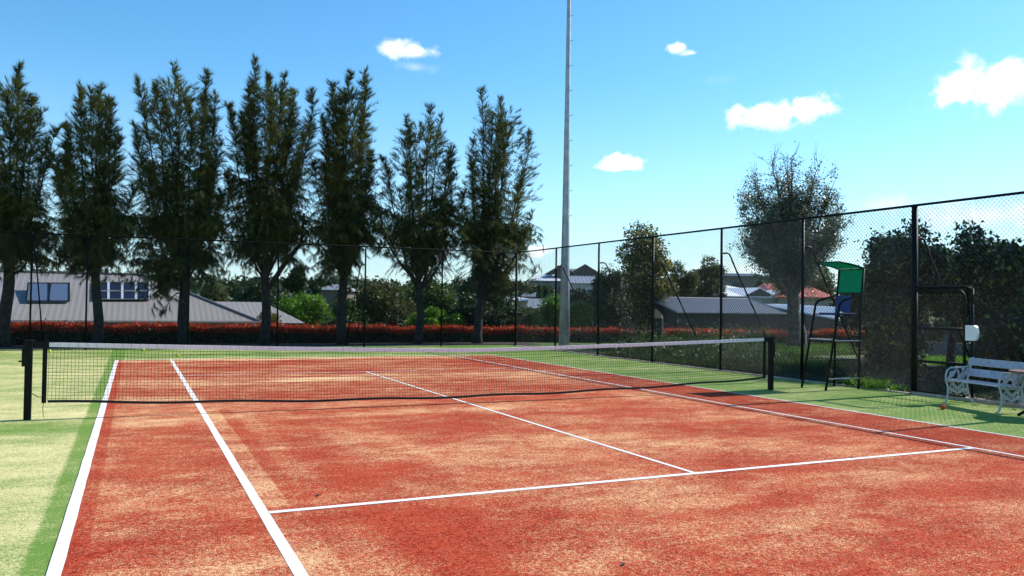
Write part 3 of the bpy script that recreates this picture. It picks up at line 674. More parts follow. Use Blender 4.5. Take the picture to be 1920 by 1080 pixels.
cas = [
 (8, 3.2, [(35, 125), (12, 175), (65, 185), (-35, 170), (85, 260)], [(-30, 470, 1), (50, 470, 1.3), (110, 450, 1)], 'casuarina at the left edge of the picture, leftmost of the row', 0.21),
 (182, 3.4, [(150, 155), (188, 155), (205, 185), (120, 225), (225, 260)], [(130, 470, 1), (235, 430, 1), (215, 480, .8), (160, 480, .8)], 'second casuarina from the left, in front of the framed solar panels', 0.17),
 (345, 3.3, [(325, 118), (385, 145), (258, 160), (290, 165), (405, 175), (352, 190)], [(270, 430, 1.4), (320, 500, 1.6), (400, 430, 1.6), (385, 490, 1.3), (270, 500, 0.8), (300, 540, 0.5)], 'bushiest casuarina with low drooping skirt, third from the left', 0.19),
 (495, 3.4, [(475, 122), (503, 140), (530, 150), (432, 190), (558, 165), (583, 170)], [(450, 470, 1), (545, 470, .9), (580, 440, .7)], 'casuarina whose trunk forks low into a slanting second stem', 0.18),
 (640, 3.2, [(660, 133), (683, 138), (625, 158), (645, 175), (600, 220), (697, 290)], [(600, 440, 1.2), (690, 440, 1.2), (720, 400, .7), (650, 490, .8), (610, 500, .5)], 'fifth casuarina from the left, pointed crown over a straight trunk', 0.20),
 (785, 3.0, [(797, 205), (838, 210), (750, 228), (772, 245), (857, 275), (722, 290)], [(745, 440, 1), (840, 450, 1), (800, 480, .8), (860, 400, .7)], 'shorter casuarina with slightly leaning trunk, second from the right end of the row', 0.17),
 (893, 2.6, [(907, 165), (942, 185), (968, 235), (878, 265), (988, 320), (1000, 400), (920, 215)], [(985, 440, 1.1), (940, 500, 1.2), (900, 440, 1), (960, 545, .8), (870, 440, .8)], 'casuarina at the right end of the row with twin trunks and wide ragged side', 0.20),
]
for (a, fk, tips, skirt, lab, rr) in cas:
    bx_ = ony(a, 648, TY)[0]
    casuarina(bx_, TY, fk, tp(tips), sk(skirt), lab, rr, 0.68 if a > 700 else 0.86)
# slanting fork of the fourth and twin stem of the last: part of those trees
for nm, pts, rad in (('fork', [(505, 540), (530, 500), (565, 455), (570, 400)], 0.10), ('fork', [(903, 560), (918, 520), (925, 470), (935, 400)], 0.12)):
    par = [o_ for o_ in COL.objects if o_.name.startswith('casuarina_tree')][3 if pts[0][0] < 600 else 6]
    q = MB(); q.tube([ony(a, b_, TY-0.05) for a, b_ in pts], [rad, rad*0.9, rad*0.7, rad*0.5], 8); q.build('fork_limb', m_bark, par, smooth=True)

LM = {}
def lm(key, *a, **k):
    if key not in LM: LM[key] = leafmat(key, *a, **k)
    return LM[key]
lm('dark_green', (0.009, 0.020, 0.007), (0.042, 0.072, 0.018), 0.55, 0.15)
lm('mid_green', (0.022, 0.045, 0.012), (0.09, 0.15, 0.03), 0.5, 0.25)
lm('bright_green', (0.05, 0.12, 0.012), (0.17, 0.34, 0.03), 0.45, 0.35)
lm('olive', (0.025, 0.034, 0.012), (0.11, 0.125, 0.045), 0.6, 0.25)
lm('yellowing', (0.03, 0.045, 0.014), (0.13, 0.13, 0.035), 0.5, 0.3, tip=(0.42, 0.33, 0.07), tipfrac=0.12)
lm('greygreen', (0.040, 0.048, 0.028), (0.15, 0.165, 0.10), 0.35, 0.2, tip=(0.38, 0.38, 0.33), tipfrac=0.10, spec=0.6)
lm('glossy_dark', (0.006, 0.012, 0.003), (0.030, 0.052, 0.010), 0.35, 0.12, tip=(0.20, 0.29, 0.05), tipfrac=0.10, spec=0.4)

def broad(name, c, rad, trunkz, n, size, mat, label, cat='tree', group=None, nclump=26, shell=0.55, trunk_r=0.12, base=None, cut=None, limbs=5):
    """crown of leaf clumps: c centre, rad radii; trunk from ground to crown"""
    c = np.array(c, float); rad = np.array(rad, float)
    if base is None: base = (c[0], c[1])
    gz = float(hgt(base[0], base[1]))
    root = thing(name, (base[0], base[1], gz), label, cat, group)
    q_ = MB(); z0 = gz-0.1; zt_ = c[2]-rad[2]*0.2
    pts = [np.array([base[0]+(c[0]-base[0])*t+0.04*sin(5*t+c[0]), base[1]+(c[1]-base[1])*t, z0+(zt_-z0)*t]) for t in np.linspace(0, 1, 6)]
    q_.tube(pts, [trunk_r*(1.2-0.7*t) for t in np.linspace(0, 1, 6)], 8)
    cl = []
    d = unit(rng.normal(size=(nclump, 3))); r_ = rng.uniform(0.35, 0.92, (nclump, 1)); cl = c + d*r_*rad*0.80
    cr = rng.uniform(0.22, 0.42, nclump)*rad.min()*1.1
    for k in range(min(limbs, nclump)):
        p0 = pts[3+k % 3]; e = cl[k]; ts = np.linspace(0, 1, 5); C_ = p0+(e-p0)*ts[:, None]; C_[:, 2] += 0.1*np.sin(ts*pi)
        q_.tube(C_, list(trunk_r*0.45*(1-ts)+0.01), 5, cap=False)
    q_.build('trunk', m_bark, root, smooth=True)
    k = rng.integers(nclump, size=n); dd = unit(rng.normal(size=(n, 3))); rr_ = (shell+(1-shell)*rng.random(n))**1.0
    P_ = cl[k] + dd*(cr[k]*rr_*rng.uniform(0.7, 1.25, n))[:, None]
    if cut is not None: P_ = P_[P_[:, 2] > cut]
    P_ = P_[P_[:, 2] > gz+0.05]
    V_, F_ = leaves(P_, size); mesh_np('crown', V_, F_, mat, root)
    return root
def bpx(name, x0, x1, ytop, ybot, depth, n, size, mat, label, cat='tree', group=None, dep=None, **kw):
    """crown spanning pixel box at a depth"""
    xm = (x0+x1)/2; ym = (ytop+ybot)/2; c = at(xm, ym, depth); rx = (x1-x0)/2/FPX*depth; rz = (ybot-ytop)/2/FPX*depth
    return broad(name, c, (rx, dep or rx, rz), 0, n, size, LM[mat], label, cat, group, **kw)

# --- trees close outside the right fence
R = 'bushy trees outside the right fence'
def rb_(x0, x1, yt, yb, d, n, lab, **kw): bpx('bushy_tree', x0, x1, yt, yb, d, n, 0.12, 'glossy_dark', lab, group=R, **kw)
rb_(1612, 1778, 412, 600, 23.5, 22000, 'dense dark bushy tree with rounded top between the umpire chair and the gate', nclump=60, dep=1.7, shell=0.3)
rb_(1600, 1742, 520, 745, 22.5, 16000, 'low dark shrub under the rounded tree left of the gate', nclump=44, dep=1.4, shell=0.3)
rb_(1765, 1960, 398, 640, 21.5, 26000, 'dark leafy tree above the white bench at the right edge', nclump=64, dep=1.8, shell=0.3)
rb_(1812, 2010, 560, 770, 20.0, 16000, 'low dark shrub behind the white bench outside the fence', nclump=44, dep=1.3, shell=0.3)
rb_(1720, 1850, 470, 635, 24.5, 12000, 'dark shrub crown filling the gap above the gate', nclump=36, dep=1.4, shell=0.3)
broad('bushy_tree', (14.6, -3.4, 2.6), (1.9, 1.9, 2.2), 0, 8000, 0.15, LM['glossy_dark'], 'dark leafy tree, unseen just beyond the right edge of the picture, added for its shade', group=R, nclump=40)  # out-of-view tree put in for the shadow it casts

broad('added_shade_tree', (30.5, 2.6, 12.2), (5.5, 5.2, 3.2), 0, 50000, 0.30, LM['dark_green'], 'very tall unseen tree far right beyond the picture, added to cast shade along the fence', nclump=90, trunk_r=0.3, shell=0.2)  # unseen tree added; crown height and span set to shade the fence side
rb_(1715, 1840, 585, 672, 33, 7000, 'dark shrub beyond the grey wall seen through the gate', nclump=30, dep=1.5, shell=0.3)
# --- willowy sparse tree
def sparse_tree(base, H, label):
    root = thing('sparse_tree', (base[0], base[1], 0), label, 'tree'); q_ = MB()
    bx, by = base; fk = 3.0
    tp_ = [np.array([bx-0.15*t, by, -0.1+(fk+0.1)*t]) for t in np.linspace(0, 1, 7)]
    q_.tube(tp_, [0.36, 0.30, 0.28, 0.27, 0.26, 0.25, 0.22], 12)
    LP = []
    for i in range(34):
        p0 = tp_[rng.integers(4, 7)]; az = i*2.4+rng.uniform(-.3, .3); cz = -0.75+1.7*(i+0.5)/34; rr = math.sqrt(max(0.0, 1-min(1, abs(cz))**2))*rng.uniform(0.55, 1.0)
        tgt = np.array([bx-0.40+2.4*rr*cos(az), by+2.4*rr*sin(az), (H+fk)/2-0.1+(H-fk)/2*min(cz, 0.97)]); d0 = tgt-p0; Ln = np.linalg.norm(d0); d0 = d0/Ln
        ts = np.linspace(0, 1, 9); C_ = p0 + d0*Ln*ts[:, None]; C_[:, 2] += 0.06*Ln*np.sin(ts*pi); C_[1:] += np.cumsum(rng.normal(size=(8, 3))*0.05, 0)
        q_.tube(C_, list(0.06*(1-ts)**0.8+0.005), 6, cap=False)
        for j in range(24):
            t = rng.uniform(0.18, 1.0); i_ = min(7, int(t*8)); p = C_[i_]+(C_[i_+1]-C_[i_])*(t*8-i_)
            d1 = unit(d0*0.6+rng.normal(size=3)*0.75+np.array([0, 0, 0.25])); l1 = rng.uniform(0.45, 1.25)*(1.15-0.5*t)
            e = p+d1*l1; q_.tube([p, (p+e)/2+rng.normal(size=3)*.04, e], [0.012, 0.008, 0.004], 3, cap=False)
            hi = (e[2]-fk)/(H-fk); nl = int(88*max(0.10, 1.0-0.9*max(0, hi-0.5)/0.4))
            tt = rng.random(nl); LP.append(p+(e-p)*tt[:, None]+rng.normal(size=(nl, 3))*0.13)
            if hi > 0.5:
                for _ in range(2):
                    e2 = e+unit(d1+rng.normal(size=3)*0.6+np.array([0, 0, .4]))*rng.uniform(.2, .5); q_.tube([p+(e-p)*.6, e2], [0.007, 0.004], 3, cap=False)
    q_.build('trunk', m_barkg, root, smooth=True)
    V_, F_ = leaves(np.concatenate(LP), 0.105, 0.42); mesh_np('crown', V_, F_, LM['greygreen'], root)
sb = onz(1490, 652, 0)
sparse_tree((sb[0], sb[1]), 1.667+(580-268)/FPX*34.8, 'tall thin-leaved greyish tree with a stout trunk right of the shed')

# --- hedge
m_hg = leafmat('hedge_green', (0.012, 0.02, 0.008), (0.055, 0.07, 0.02), 0.35, 0.15, tip=(0.13, 0.17, 0.05), tipfrac=0.07, spec=0.6, patch=2.0)
m_hr = leafmat('hedge_red_tips', (0.26, 0.02, 0.010), (0.70, 0.065, 0.03), 0.4, 0.3, tip=(0.10, 0.12, 0.02), tipfrac=0.15, patch=1.5)
m_dk = simple('hedge_light_block', (0.010, 0.012, 0.006), 0.95)
def hedge_path(t):    # t in metres from left
    P0 = np.array([-16.0, 20.9]); P1 = np.array([10.5, 20.9]); P2 = np.array([27.5, 15.6]); L1 = 26.5
    t = np.asarray(t)[..., None]; d2 = unit(P2-P1)
    return np.where(t < L1, P0+(P1-P0)*t/L1, P1+d2*(t-L1))
Lh = 44.0
hg = thing('hedge', (0, 20.9, 0), 'long low clipped hedge with red new growth along its top behind the far fence', 'hedge')
def htop(t): return 0.74 - 0.16*np.clip(t/26.5, 0, 1) + 0.03*np.sin(t*1.7) + 0.02*np.sin(t*4.1)
q = MB()
for k in range(44):
    a = hedge_path(k); c_ = hedge_path(k+1); d = unit(c_-a); n2 = np.array([-d[1], d[0]])*0.28
    q.hexa([(*(a-n2), 0), (*(c_-n2), 0), (*(c_+n2), 0), (*(a+n2), 0), (*(a-n2), 0.5), (*(c_-n2), 0.5), (*(c_+n2), 0.5), (*(a+n2), 0.5)])
q.build('inner_light_block', m_dk, hg)  # dark inner boxes added to block light passing through the leaves
n = 70000; t = rng.random(n)*Lh; side = rng.random(n)
w_ = np.where(side < 0.6, -0.40+0.10*rng.random(n), rng.uniform(-0.42, 0.42, n)); zz = np.where(side < 0.6, rng.random(n), 0.75+0.25*rng.random(n))*htop(t)
c0 = hedge_path(t); d = unit(hedge_path(t+0.01)-c0); P_ = np.column_stack([c0[:, 0]-d[:, 1]*w_, c0[:, 1]+d[:, 0]*w_, zz*0.93+0.02])
P_[:, :2] += rng.normal(size=(n, 2))*0.05
V_, F_ = leaves(P_, 0.075, 0.5); mesh_np('green_leaves', V_, F_, m_hg, hg)
n = 52000; t = rng.random(n)*Lh; w_ = np.where(rng.random(n) < 0.4, rng.uniform(-0.50, -0.38, n), rng.uniform(-0.46, 0.42, n))
gap = np.sin(t*0.9+1)+np.sin(t*2.3)+0.6*np.sin(t*5.1); keep = rng.random(n) < np.where(t < 27, 1.0, np.clip(0.42+0.3*gap, 0.06, 0.9))
t = t[keep]; w_ = w_[keep]; n = len(t)
c0 = hedge_path(t); d = unit(hedge_path(t+0.01)-c0); P_ = np.column_stack([c0[:, 0]-d[:, 1]*w_, c0[:, 1]+d[:, 0]*w_, htop(t)-0.25*rng.random(n)**1.2+0.07*np.abs(rng.normal(size=n))])
V_, F_ = leaves(P_, 0.085, 0.42, up=1.0); mesh_np('red_new_growth', V_, F_, m_hr, hg)
q = MB(); q.poly([(-30, 18.04, 0.008), (10.4, 18.04, 0.008), (10.8, 21.2, 0.008), (-30, 21.2, 0.008)]); tag(q.build('bed_and_shade_sheet', m_mulch_shade), kind='structure')

# --- stumps, stick, weeds
def stump(px_, pyb, H, r, slant, label, yy=13.9):
    b0 = onz(px_, pyb, 0); st = thing('tree_stump', b0, label, 'stump', 'tree stumps beyond the right fence')
    q = MB(); q.tube([b0, b0+(0.02, 0, H*0.4), b0+(0.03, 0, H*0.8), b0+(0.03, 0, H-slant*r)], [r*1.25, r, r*0.95, r*0.9], 12, cap=False); q.build('bark', m_bark, st, smooth=True)
    rr_ = r*0.9; tpc = b0+(0.03, 0, H)
    q = MB(); ring = [(tpc[0]+rr_*cos(a_), tpc[1]+rr_*sin(a_), H-slant*r-slant*rr_*cos(a_)+slant*rr_) for a_ in np.linspace(0, 2*pi, 13)[:-1]]
    low = [(p_[0], p_[1], H-slant*r-0.12) for p_ in ring]
    q.poly(ring)
    for i in range(12): q.poly([low[i], low[(i+1) % 12], ring[(i+1) % 12], ring[i]])
    q.build('cut_face', simple('cut_wood_'+str(px_), (0.42, 0.30, 0.18), 0.8, var=0.2, scale=20), st)
stump(1233, 664, 1.45, 0.17, 1.1, 'tall cut stump with a slanting pale top in front of the shed')
stump(1165, 663, 0.42, 0.17, 0.2, 'short cut stump right of the light pole, behind the net')
pb = onz(1512, 655, 0); q = MB(); q.tube([pb, pb+(-0.05, 0, 0.7), pb+(-0.35, 0.1, 1.6)], [0.05, 0.045, 0.03], 7)
tag(q.build('dead_branch', simple('bleached_wood', (0.45, 0.40, 0.36), 0.85), None, smooth=True), 'bleached dead branch leaning beside the stout tree trunk', 'branch')
def weeds(name, c, rx, ry, h, n, size, mat, label, cat='plant', kind=None, group=None):
    P_ = np.column_stack([c[0]+rng.normal(size=n)*rx*0.5, c[1]+rng.normal(size=n)*ry*0.5, np.zeros(n)])
    P_[:, 2] = hgt(P_[:, 0], P_[:, 1]) + np.abs(rng.normal(size=n))*h*0.5+0.02
    V_, F_ = leaves(P_, size, 0.4, up=1.2); o_ = mesh_np(name, V_, F_, mat, None)
    return tag(o_, label, cat, group, kind)
wb = onz(1635, 732, 0)
weeds('weed_clump', (9.05, -0.35), 0.25, 0.75, 0.16, 900, 0.09, LM['bright_green'], 'bright green weed clump growing at the fence base beside the umpire chair')

for (x_, y_, h_, lab_) in ((10.2, 9.8, .45, 'first from the light pole'), (10.6, 8.6, .5, 'second from the light pole'), (10.3, 7.4, .5, 'third from the light pole'), (10.8, 6.2, .55, 'fourth from the light pole'), (10.2, 4.9, .5, 'nearest the umpire chair'), (11.9, 7.9, .55, 'set back from its row')):
    weeds('low_shrub', (x_, y_), 0.9, 1.1, h_*1.5, 1500, 0.10, LM['mid_green'], 'low green shrub along the outside of the right fence, '+lab_, group='low shrubs along the right fence')
def blades(x0, x1, y0, y1, n, h, mat, name, label):
    P_ = np.column_stack([rng.uniform(x0, x1, n), rng.uniform(y0, y1, n), np.zeros(n)]); P_[:, 2] = hgt(P_[:, 0], P_[:, 1])
    D_ = unit(rng.normal(size=(n, 3))*0.5+np.array([0, 0, 1.0])); V_, F_ = strands(P_, D_, (h*(0.5+rng.random(n)))[:, None], 0.03)
    return tag(mesh_np(name, V_, F_, mat), label, 'grass', kind='stuff')
q = MB(); q.poly([(9.03, -14, 0.008), (16.5, -14, 0.008), (19.5, 7.0, 0.008), (13.0, 9.6, 0.008), (9.03, 12.2, 0.008)]); tag(q.build('bed_and_shade_sheet', m_mulch_shade), kind='structure')  # dark sheet standing in for tree shade on the ground outside the fence
blades(9.1, 16, -6, 11.0, 26000, 0.10, LM['dark_green'], 'ground_cover', 'low ground cover coloured darker for the shade under the trees outside the right fence')  # blades given a darker green to deepen the shade under the trees
blades(10.5, 27, 9.0, 15.6, 34000, 0.14, LM['mid_green'], 'rough_grass', 'rough grass in the sun outside the right fence')
blades(14, 27, 10.5, 14.5, 14000, 0.12, LM['bright_green'], 'rough_grass', 'bright green strip of grass in front of the right end of the hedge')
blades(17, 25, 2, 7, 16000, 0.12, LM['bright_green'], 'rough_grass', 'sunlit patch of grass seen through the gate')

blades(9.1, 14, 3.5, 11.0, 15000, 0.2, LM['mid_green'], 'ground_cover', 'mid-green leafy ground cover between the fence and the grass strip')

# ------------------------------------------------------------------ buildings
def roofmat(name, col, freq, axis, dark=0.75, rough=0.5):
    mt, nt, p = newmat(name); pos = coords(nt)
    d = N(nt, 'ShaderNodeVectorMath', operation='DOT_PRODUCT'); nt.links.new(pos, d.inputs[0]); d.inputs[1].default_value = (axis[0], axis[1], axis[2] if len(axis) > 2 else 0)
    wv = mth(nt, 'SINE', mth(nt, 'MULTIPLY', d.outputs['Value'], freq*2*pi))
    n1 = noise(nt, 1.2, 4, 0.6, pos)
    c = mixc(nt, remap(nt, wv, 0.55, 0.95), col, tuple(q_*dark for q_ in col)); c = mixc(nt, remap(nt, n1, 0.3, 0.8, 0, 0.22), c, tuple(q_*0.72 for q_ in col))
    nt.links.new(c, p.inputs['Base Color']); p.inputs['Roughness'].default_value = rough; bump(nt, p, wv, 0.18, 0.02)
    return mt
m_solar, nt, p = newmat('solar_cell'); p.inputs['Base Color'].default_value = (0.012, 0.015, 0.04, 1); p.inputs['Roughness'].default_value = 0.4; p.inputs['Specular IOR Level'].default_value = 0.1
m_collector, nt, p = newmat('solar_collector_glass'); p.inputs['Base Color'].default_value = (0.10, 0.14, 0.22, 1); p.inputs['Roughness'].default_value = 0.15
m_win, nt, p = newmat('window_glass'); p.inputs['Base Color'].default_value = (0.03, 0.035, 0.04, 1); p.inputs['Roughness'].default_value = 0.1
m_alu = simple('aluminium', (0.75, 0.75, 0.75), 0.35, metal=0.4, var=0.05)
XY = np.array([1.0, 1.0, 0])
# left house: eave line parallel to image plane-ish, wide hip roof
dE, dRg = 34.0, 40.5
YE = 22.5; eL = ony(-330, 604, YE); eR = ony(490, 604, YE); gdir = unit((eR-eL)*XY); back = unit(np.array([-gdir[1], gdir[0], 0])); back = back if back[1] > 0 else -back
ze = ony(250, 604, YE)[2]; eL[2] = eR[2] = ze
run = 5.6; zr = ony(150, 513, YE+run)[2]
def hipmap(P): return P
rr_x = ony(268, 513, YE+run)
m_roofL = roofmat('grey_corrugated_roof', (0.28, 0.262, 0.25), 4.6, gdir, 0.90, 0.7)
m_wallb = simple('brown_brick', (0.13, 0.09, 0.07), 0.9, var=0.2, scale=3)
hs = thing('house', (eL+eR)/2*XY+np.array([0, 0, float(hgt(0, 24))]), 'low house with broad grey corrugated hip roof and solar panels at left behind the trees', 'house')
ridgeR = eR + back*run; ridgeR = ridgeR + gdir*np.dot(rr_x-ridgeR, gdir); ridgeR[2] = zr
ridgeL = eL + back*run + gdir*3; ridgeL[2] = zr
bR = eR + back*run*2; bL = eL + back*run*2
q = MB()
def slab(q, pts, th=0.06):
    q.poly(pts); q.poly([np.array(p_)-np.array([0, 0, th]) for p_ in pts][::-1])
    for i in range(len(pts)):
        a, c_ = np.array(pts[i]), np.array(pts[(i+1) % len(pts)]); q.poly([a-np.array([0, 0, th]), c_-np.array([0, 0, th]), c_, a])
def hip(q, eL, eR, bR, bL, rL, rR):
    slab(q, [eL, eR, rR, rL]); slab(q, [bR, bL, rL, rR]); slab(q, [eR, bR, rR]); slab(q, [bL, eL, rL])
hip(q, eL, eR, bR, bL, ridgeL, ridgeR); rfo = q.build('roof', m_roofL, hs)
q = MB(); q.tube([eR+(0, 0, .03), ridgeR+(0, 0, .03), ridgeL+(0, 0, .03)], 0.06, 6); q.tube([eL, eR], 0.07, 6); q.build('ridge_cap', simple('roof_trim_grey', (0.20, 0.20, 0.20), 0.6), rfo)
# low extension to the right
e2L = ony(330, 606, YE+0.9); e2R = ony(572, 603, YE+0.9); g2 = unit((e2R-e2L)*XY); b2 = unit(np.array([-g2[1], g2[0], 0])); b2 = b2 if b2[1] > 0 else -b2
e2L[2] = e2R[2] = ze-0.03; z2 = ony(450, 566, YE+4.5)[2]
r2 = e2R+b2*3.6; r2 = r2 + g2*np.dot(ony(494, 566, YE+4.5)-r2, g2); r2[2] = z2; r2L = e2L+b2*3.6; r2L[2] = z2
q = MB(); hip(q, e2L, e2R, e2R+b2*7.2, e2L+b2*7.2, r2L, r2); q.build('roof', m_roofL, hs)
q = MB()
def wallbox(q, a, c_, bk, z0, z1, inset=0.5):
    g_ = unit((c_-a)*XY); k_ = unit(bk*XY); Lb = np.linalg.norm(bk*XY)
    A = a+g_*inset+k_*inset; B_ = c_-g_*inset+k_*inset; C_ = B_+k_*(Lb-2*inset); D_ = A+k_*(Lb-2*inset)
    q.hexa([(*A[:2], z0), (*B_[:2], z0), (*C_[:2], z0), (*D_[:2], z0), (*A[:2], z1), (*B_[:2], z1), (*C_[:2], z1), (*D_[:2], z1)])
wallbox(q, eL, eR, back*run*2, -2.2, ze-0.05); wallbox(q, e2L, e2R, b2*7.2, -2.2, ze-0.09, 0.55); wl_ = q.build('wall', m_wallb, hs)
for fx in (0.70, 0.86):
    c0 = eL+(eR-eL)*fx+back*0.48; q = MB(); q.box((c0[0], c0[1], -0.3), (1.6, 0.06, 1.1), (gdir, back, (0, 0, 1))); q.build('window', m_win, hs)
# panels on roof plane
sl = unit(np.array(ridgeL)-np.array(eL)); slope = unit(back*run + np.array([0, 0, zr-ze])); nrm = unit(np.cross(gdir, slope)); nrm = nrm if nrm[2] > 0 else -nrm
def onroof(a, b_):
    d = ray(a, b_); t = np.dot(eL-CAM, nrm)/np.dot(d, nrm); return CAM+d*t
def panel(q, pts_px, off, th=0.05):
    P = [onroof(*p_)+nrm*off for p_ in pts_px]; q.hexa([p_-nrm*th for p_ in P]+P)
grp = 'solar panels on the left roof'
for (x0, x1, lab) in ((52, 92, 0), (94, 130, 0)):
    q = MB(); P = [onroof(x0-3, 569)+nrm*0.10, onroof(x1, 569)+nrm*0.10, onroof(x1, 543)+nrm*0.28, onroof(x0+1, 543)+nrm*0.28]
    q.hexa([p_-nrm*0.05 for p_ in P]+P); o_ = q.build('solar_collector', m_collector, hs)
    q = MB(); 
    for i in range(4): q.beam(P[i]+nrm*0.012, P[(i+1) % 4]+nrm*0.012, 0.05, 0.03)
    q.build('collector_frame', m_black, o_)
for r_ in range(2):
    for k in range(4):
        x0, x1 = 178+k*25.8, 178+(k+1)*25.8-1; y1, y0 = (565, 550) if r_ == 0 else (549, 533)
        q = MB(); pp = [(x0, y1), (x1, y1), (x1, y0), (x0, y0)]; panel(q, pp, 0.09); o_ = q.build('solar_panel', m_solar, hs)
        P = [onroof(*p_)+nrm*0.10 for p_ in pp]; q = MB()
        for i in range(4): q.beam(P[i], P[(i+1) % 4], 0.07, 0.03)
        q.build('panel_frame', m_alu, o_)

# shed
m_shedw = roofmat('dark_corrugated_wall', (0.007, 0.010, 0.013), 3.0, unit(np.array([1.0, -0.3, 0])), 0.6)
P0 = at(1270, 585, 44.0); PL = at(1166, 580, 49.5); zev = 1.667-9/FPX*44.0; P0[2] = PL[2] = zev
wv_ = (PL-P0)*XY; Wd = np.linalg.norm(wv_); ld = unit(np.array([wv_[1], -wv_[0], 0])); ld = ld if np.dot(ld, _r) > 0 else -ld
best = min((abs((lambda P: (960+DX+FPX*np.dot(P-CAM, _r)/np.dot(P-CAM, _f)))(P0+ld*L_)-1467), L_) for L_ in np.arange(3, 25, 0.05)); Lsh = best[1]
m_shedr = roofmat('dark_corrugated_roof', (0.055, 0.062, 0.08), 3.0, ld, 0.75, 0.5)
zrg = 1.667+17/FPX*46.5
sh = thing('shed', (P0+PL)/2*XY+np.array([0, 0, -1.5]), 'dark grey corrugated gable shed behind the red-tipped hedge', 'shed')
A, B_, C_, D_ = P0, P0+ld*Lsh, PL+ld*Lsh, PL; RA = (P0+PL)/2; RA = np.array([RA[0], RA[1], zrg]); RB = RA+ld*Lsh
q = MB(); z0 = np.array([0, 0, zev+2.2])
q.poly([A-z0, B_-z0, B_, A]); q.poly([B_-z0, C_-z0, C_, RB, B_]); q.poly([C_-z0, D_-z0, D_, C_]); q.poly([D_-z0, A-z0, A, RA, D_]); q.build('wall', m_shedw, sh)
q = MB(); ov = ld*0.15; wd_ = unit(wv_); up_ = np.array([0, 0, 0.04]); dn = np.array([0, 0, -0.06])
slab(q, [A-ov-wd_*.2+dn+up_, B_+ov-wd_*.2+dn+up_, RB+ov+up_, RA-ov+up_]); slab(q, [C_+ov+wd_*.2+dn+up_, D_-ov+wd_*.2+dn+up_, RA-ov+up_, RB+ov+up_]); ro_ = q.build('roof', m_shedr, sh)
q = MB(); q.tube([RA-ov+up_, A-ov-wd_*.2+dn+up_, B_+ov-wd_*.2+dn+up_, RB+ov+up_], 0.045, 5); q.tube([RA-ov+up_, RB+ov+up_], 0.04, 5); q.tube([RA-ov+up_, D_-ov+wd_*.2+dn+up_], 0.04, 5); q.build('flashing', simple('grey_flashing', (0.22, 0.26, 0.30), 0.4), ro_)
q = MB(); c0 = P0+wv_*0.5-ld*0.03; q.box((c0[0], c0[1], -0.2), (2.4, 0.06, 2.2), (wd_, ld, (0, 0, 1))); q.build('door', simple('shed_door_grey', (0.05, 0.06, 0.065), 0.6), sh)

# generic small houses
def house(px0, px1, y_ridge, y_eave, y_bot, depth, deep, wallc, roofc, label, hipf=0.5, gablets=(), group='houses on the far slope', win=True, tilt=0.0, chimney=False, kind_='house', roof_dark=0.8, name='house'):
    a = at(px0, y_eave, depth); c_ = at(px1, y_eave, depth*(1+tilt)); g_ = unit((c_-a)*XY); bk = np.array([-g_[1], g_[0], 0]); bk = bk if bk[1] > 0 else -bk
    zE = (a[2]+c_[2])/2; a[2] = c_[2] = zE; zR = at((px0+px1)/2, y_ridge, depth+deep/2)[2]; zB = min(at((px0+px1)/2, y_bot, depth)[2], float(hgt(a[0], a[1])), float(hgt(c_[0], c_[1])))-0.3
    L_ = np.linalg.norm(c_-a); mid = (a+c_)/2
    root = thing(name, (mid[0], mid[1], zB), label, kind_, group)
    mr_ = roofmat('roof_%d' % px0, roofc, 2.5, g_, roof_dark); mw = simple('wall_%d' % px0, wallc, 0.85, var=0.1, scale=1.5)
    off = g_*L_*0.5*hipf; rL = a+bk*deep/2+off*1.0; rR = c_+bk*deep/2-off*1.0; rL = np.array([rL[0], rL[1], zR]); rR = np.array([rR[0], rR[1], zR])
    q = MB(); hip(q, a, c_, c_+bk*deep, a+bk*deep, rL, rR)
    ro = q.build('roof', mr_, root)
    q = MB(); wallbox(q, a, c_, bk*deep, zB, zE-0.05, 0.4); q.build('wall', mw, root)
    for gxf, gw, ghh in gablets:
        ce = a+(c_-a)*gxf; q = MB(); hw_ = g_*gw; zt_ = np.array([0, 0, ghh]); fr = -bk*0.05
        slab(q, [ce-hw_+fr, ce+fr+zt_, ce+bk*deep*0.42+zt_, ce-hw_+bk*0.9]); slab(q, [ce+fr+zt_, ce+hw_+fr, ce+hw_+bk*0.9, ce+bk*deep*0.42+zt_]); q.build('gablet', mr_, root)
        q = MB(); q.poly([ce-hw_*.92+bk*0.1, ce+hw_*.92+bk*0.1, ce+bk*0.1+zt_*.92]); q.build('gable_end', simple('gable_%d_%d' % (px0, int(gxf*100)), (0.10, 0.08, 0.07), 0.8), root)
    if win:
        for k in range(max(2, int(L_/3.5))):
            t_ = (k+0.5)/max(2, int(L_/3.5)); ce = a+(c_-a)*t_+bk*0.38; q = MB(); q.box((ce[0], ce[1], zE-1.15), (1.3, 0.06, 1.0), (g_, bk, (0, 0, 1))); q.build('window', m_win, root)
    return root, a, c_, bk, zE, zR, g_
house(1352, 1482, 535, 556, 580, 62, 12, (0.42, 0.40, 0.37), (0.88, 0.88, 0.90), 'house with bright white metal roof and small gables right of the shed', 0.35, ((0.55, 1.7, 0.7), (0.86, 1.2, 0.55)), tilt=0.05)
house(1362, 1450, 513, 518, 550, 88, 14, (0.20, 0.18, 0.165), (0.03, 0.035, 0.035), 'tall block with flat dark roof line behind the white-roofed house', 0.05)
house(1452, 1568, 532, 557, 585, 64, 11, (0.35, 0.30, 0.26), (0.50, 0.09, 0.03), 'house with an orange tiled roof behind the stout tree', 0.3, roof_dark=0.7)
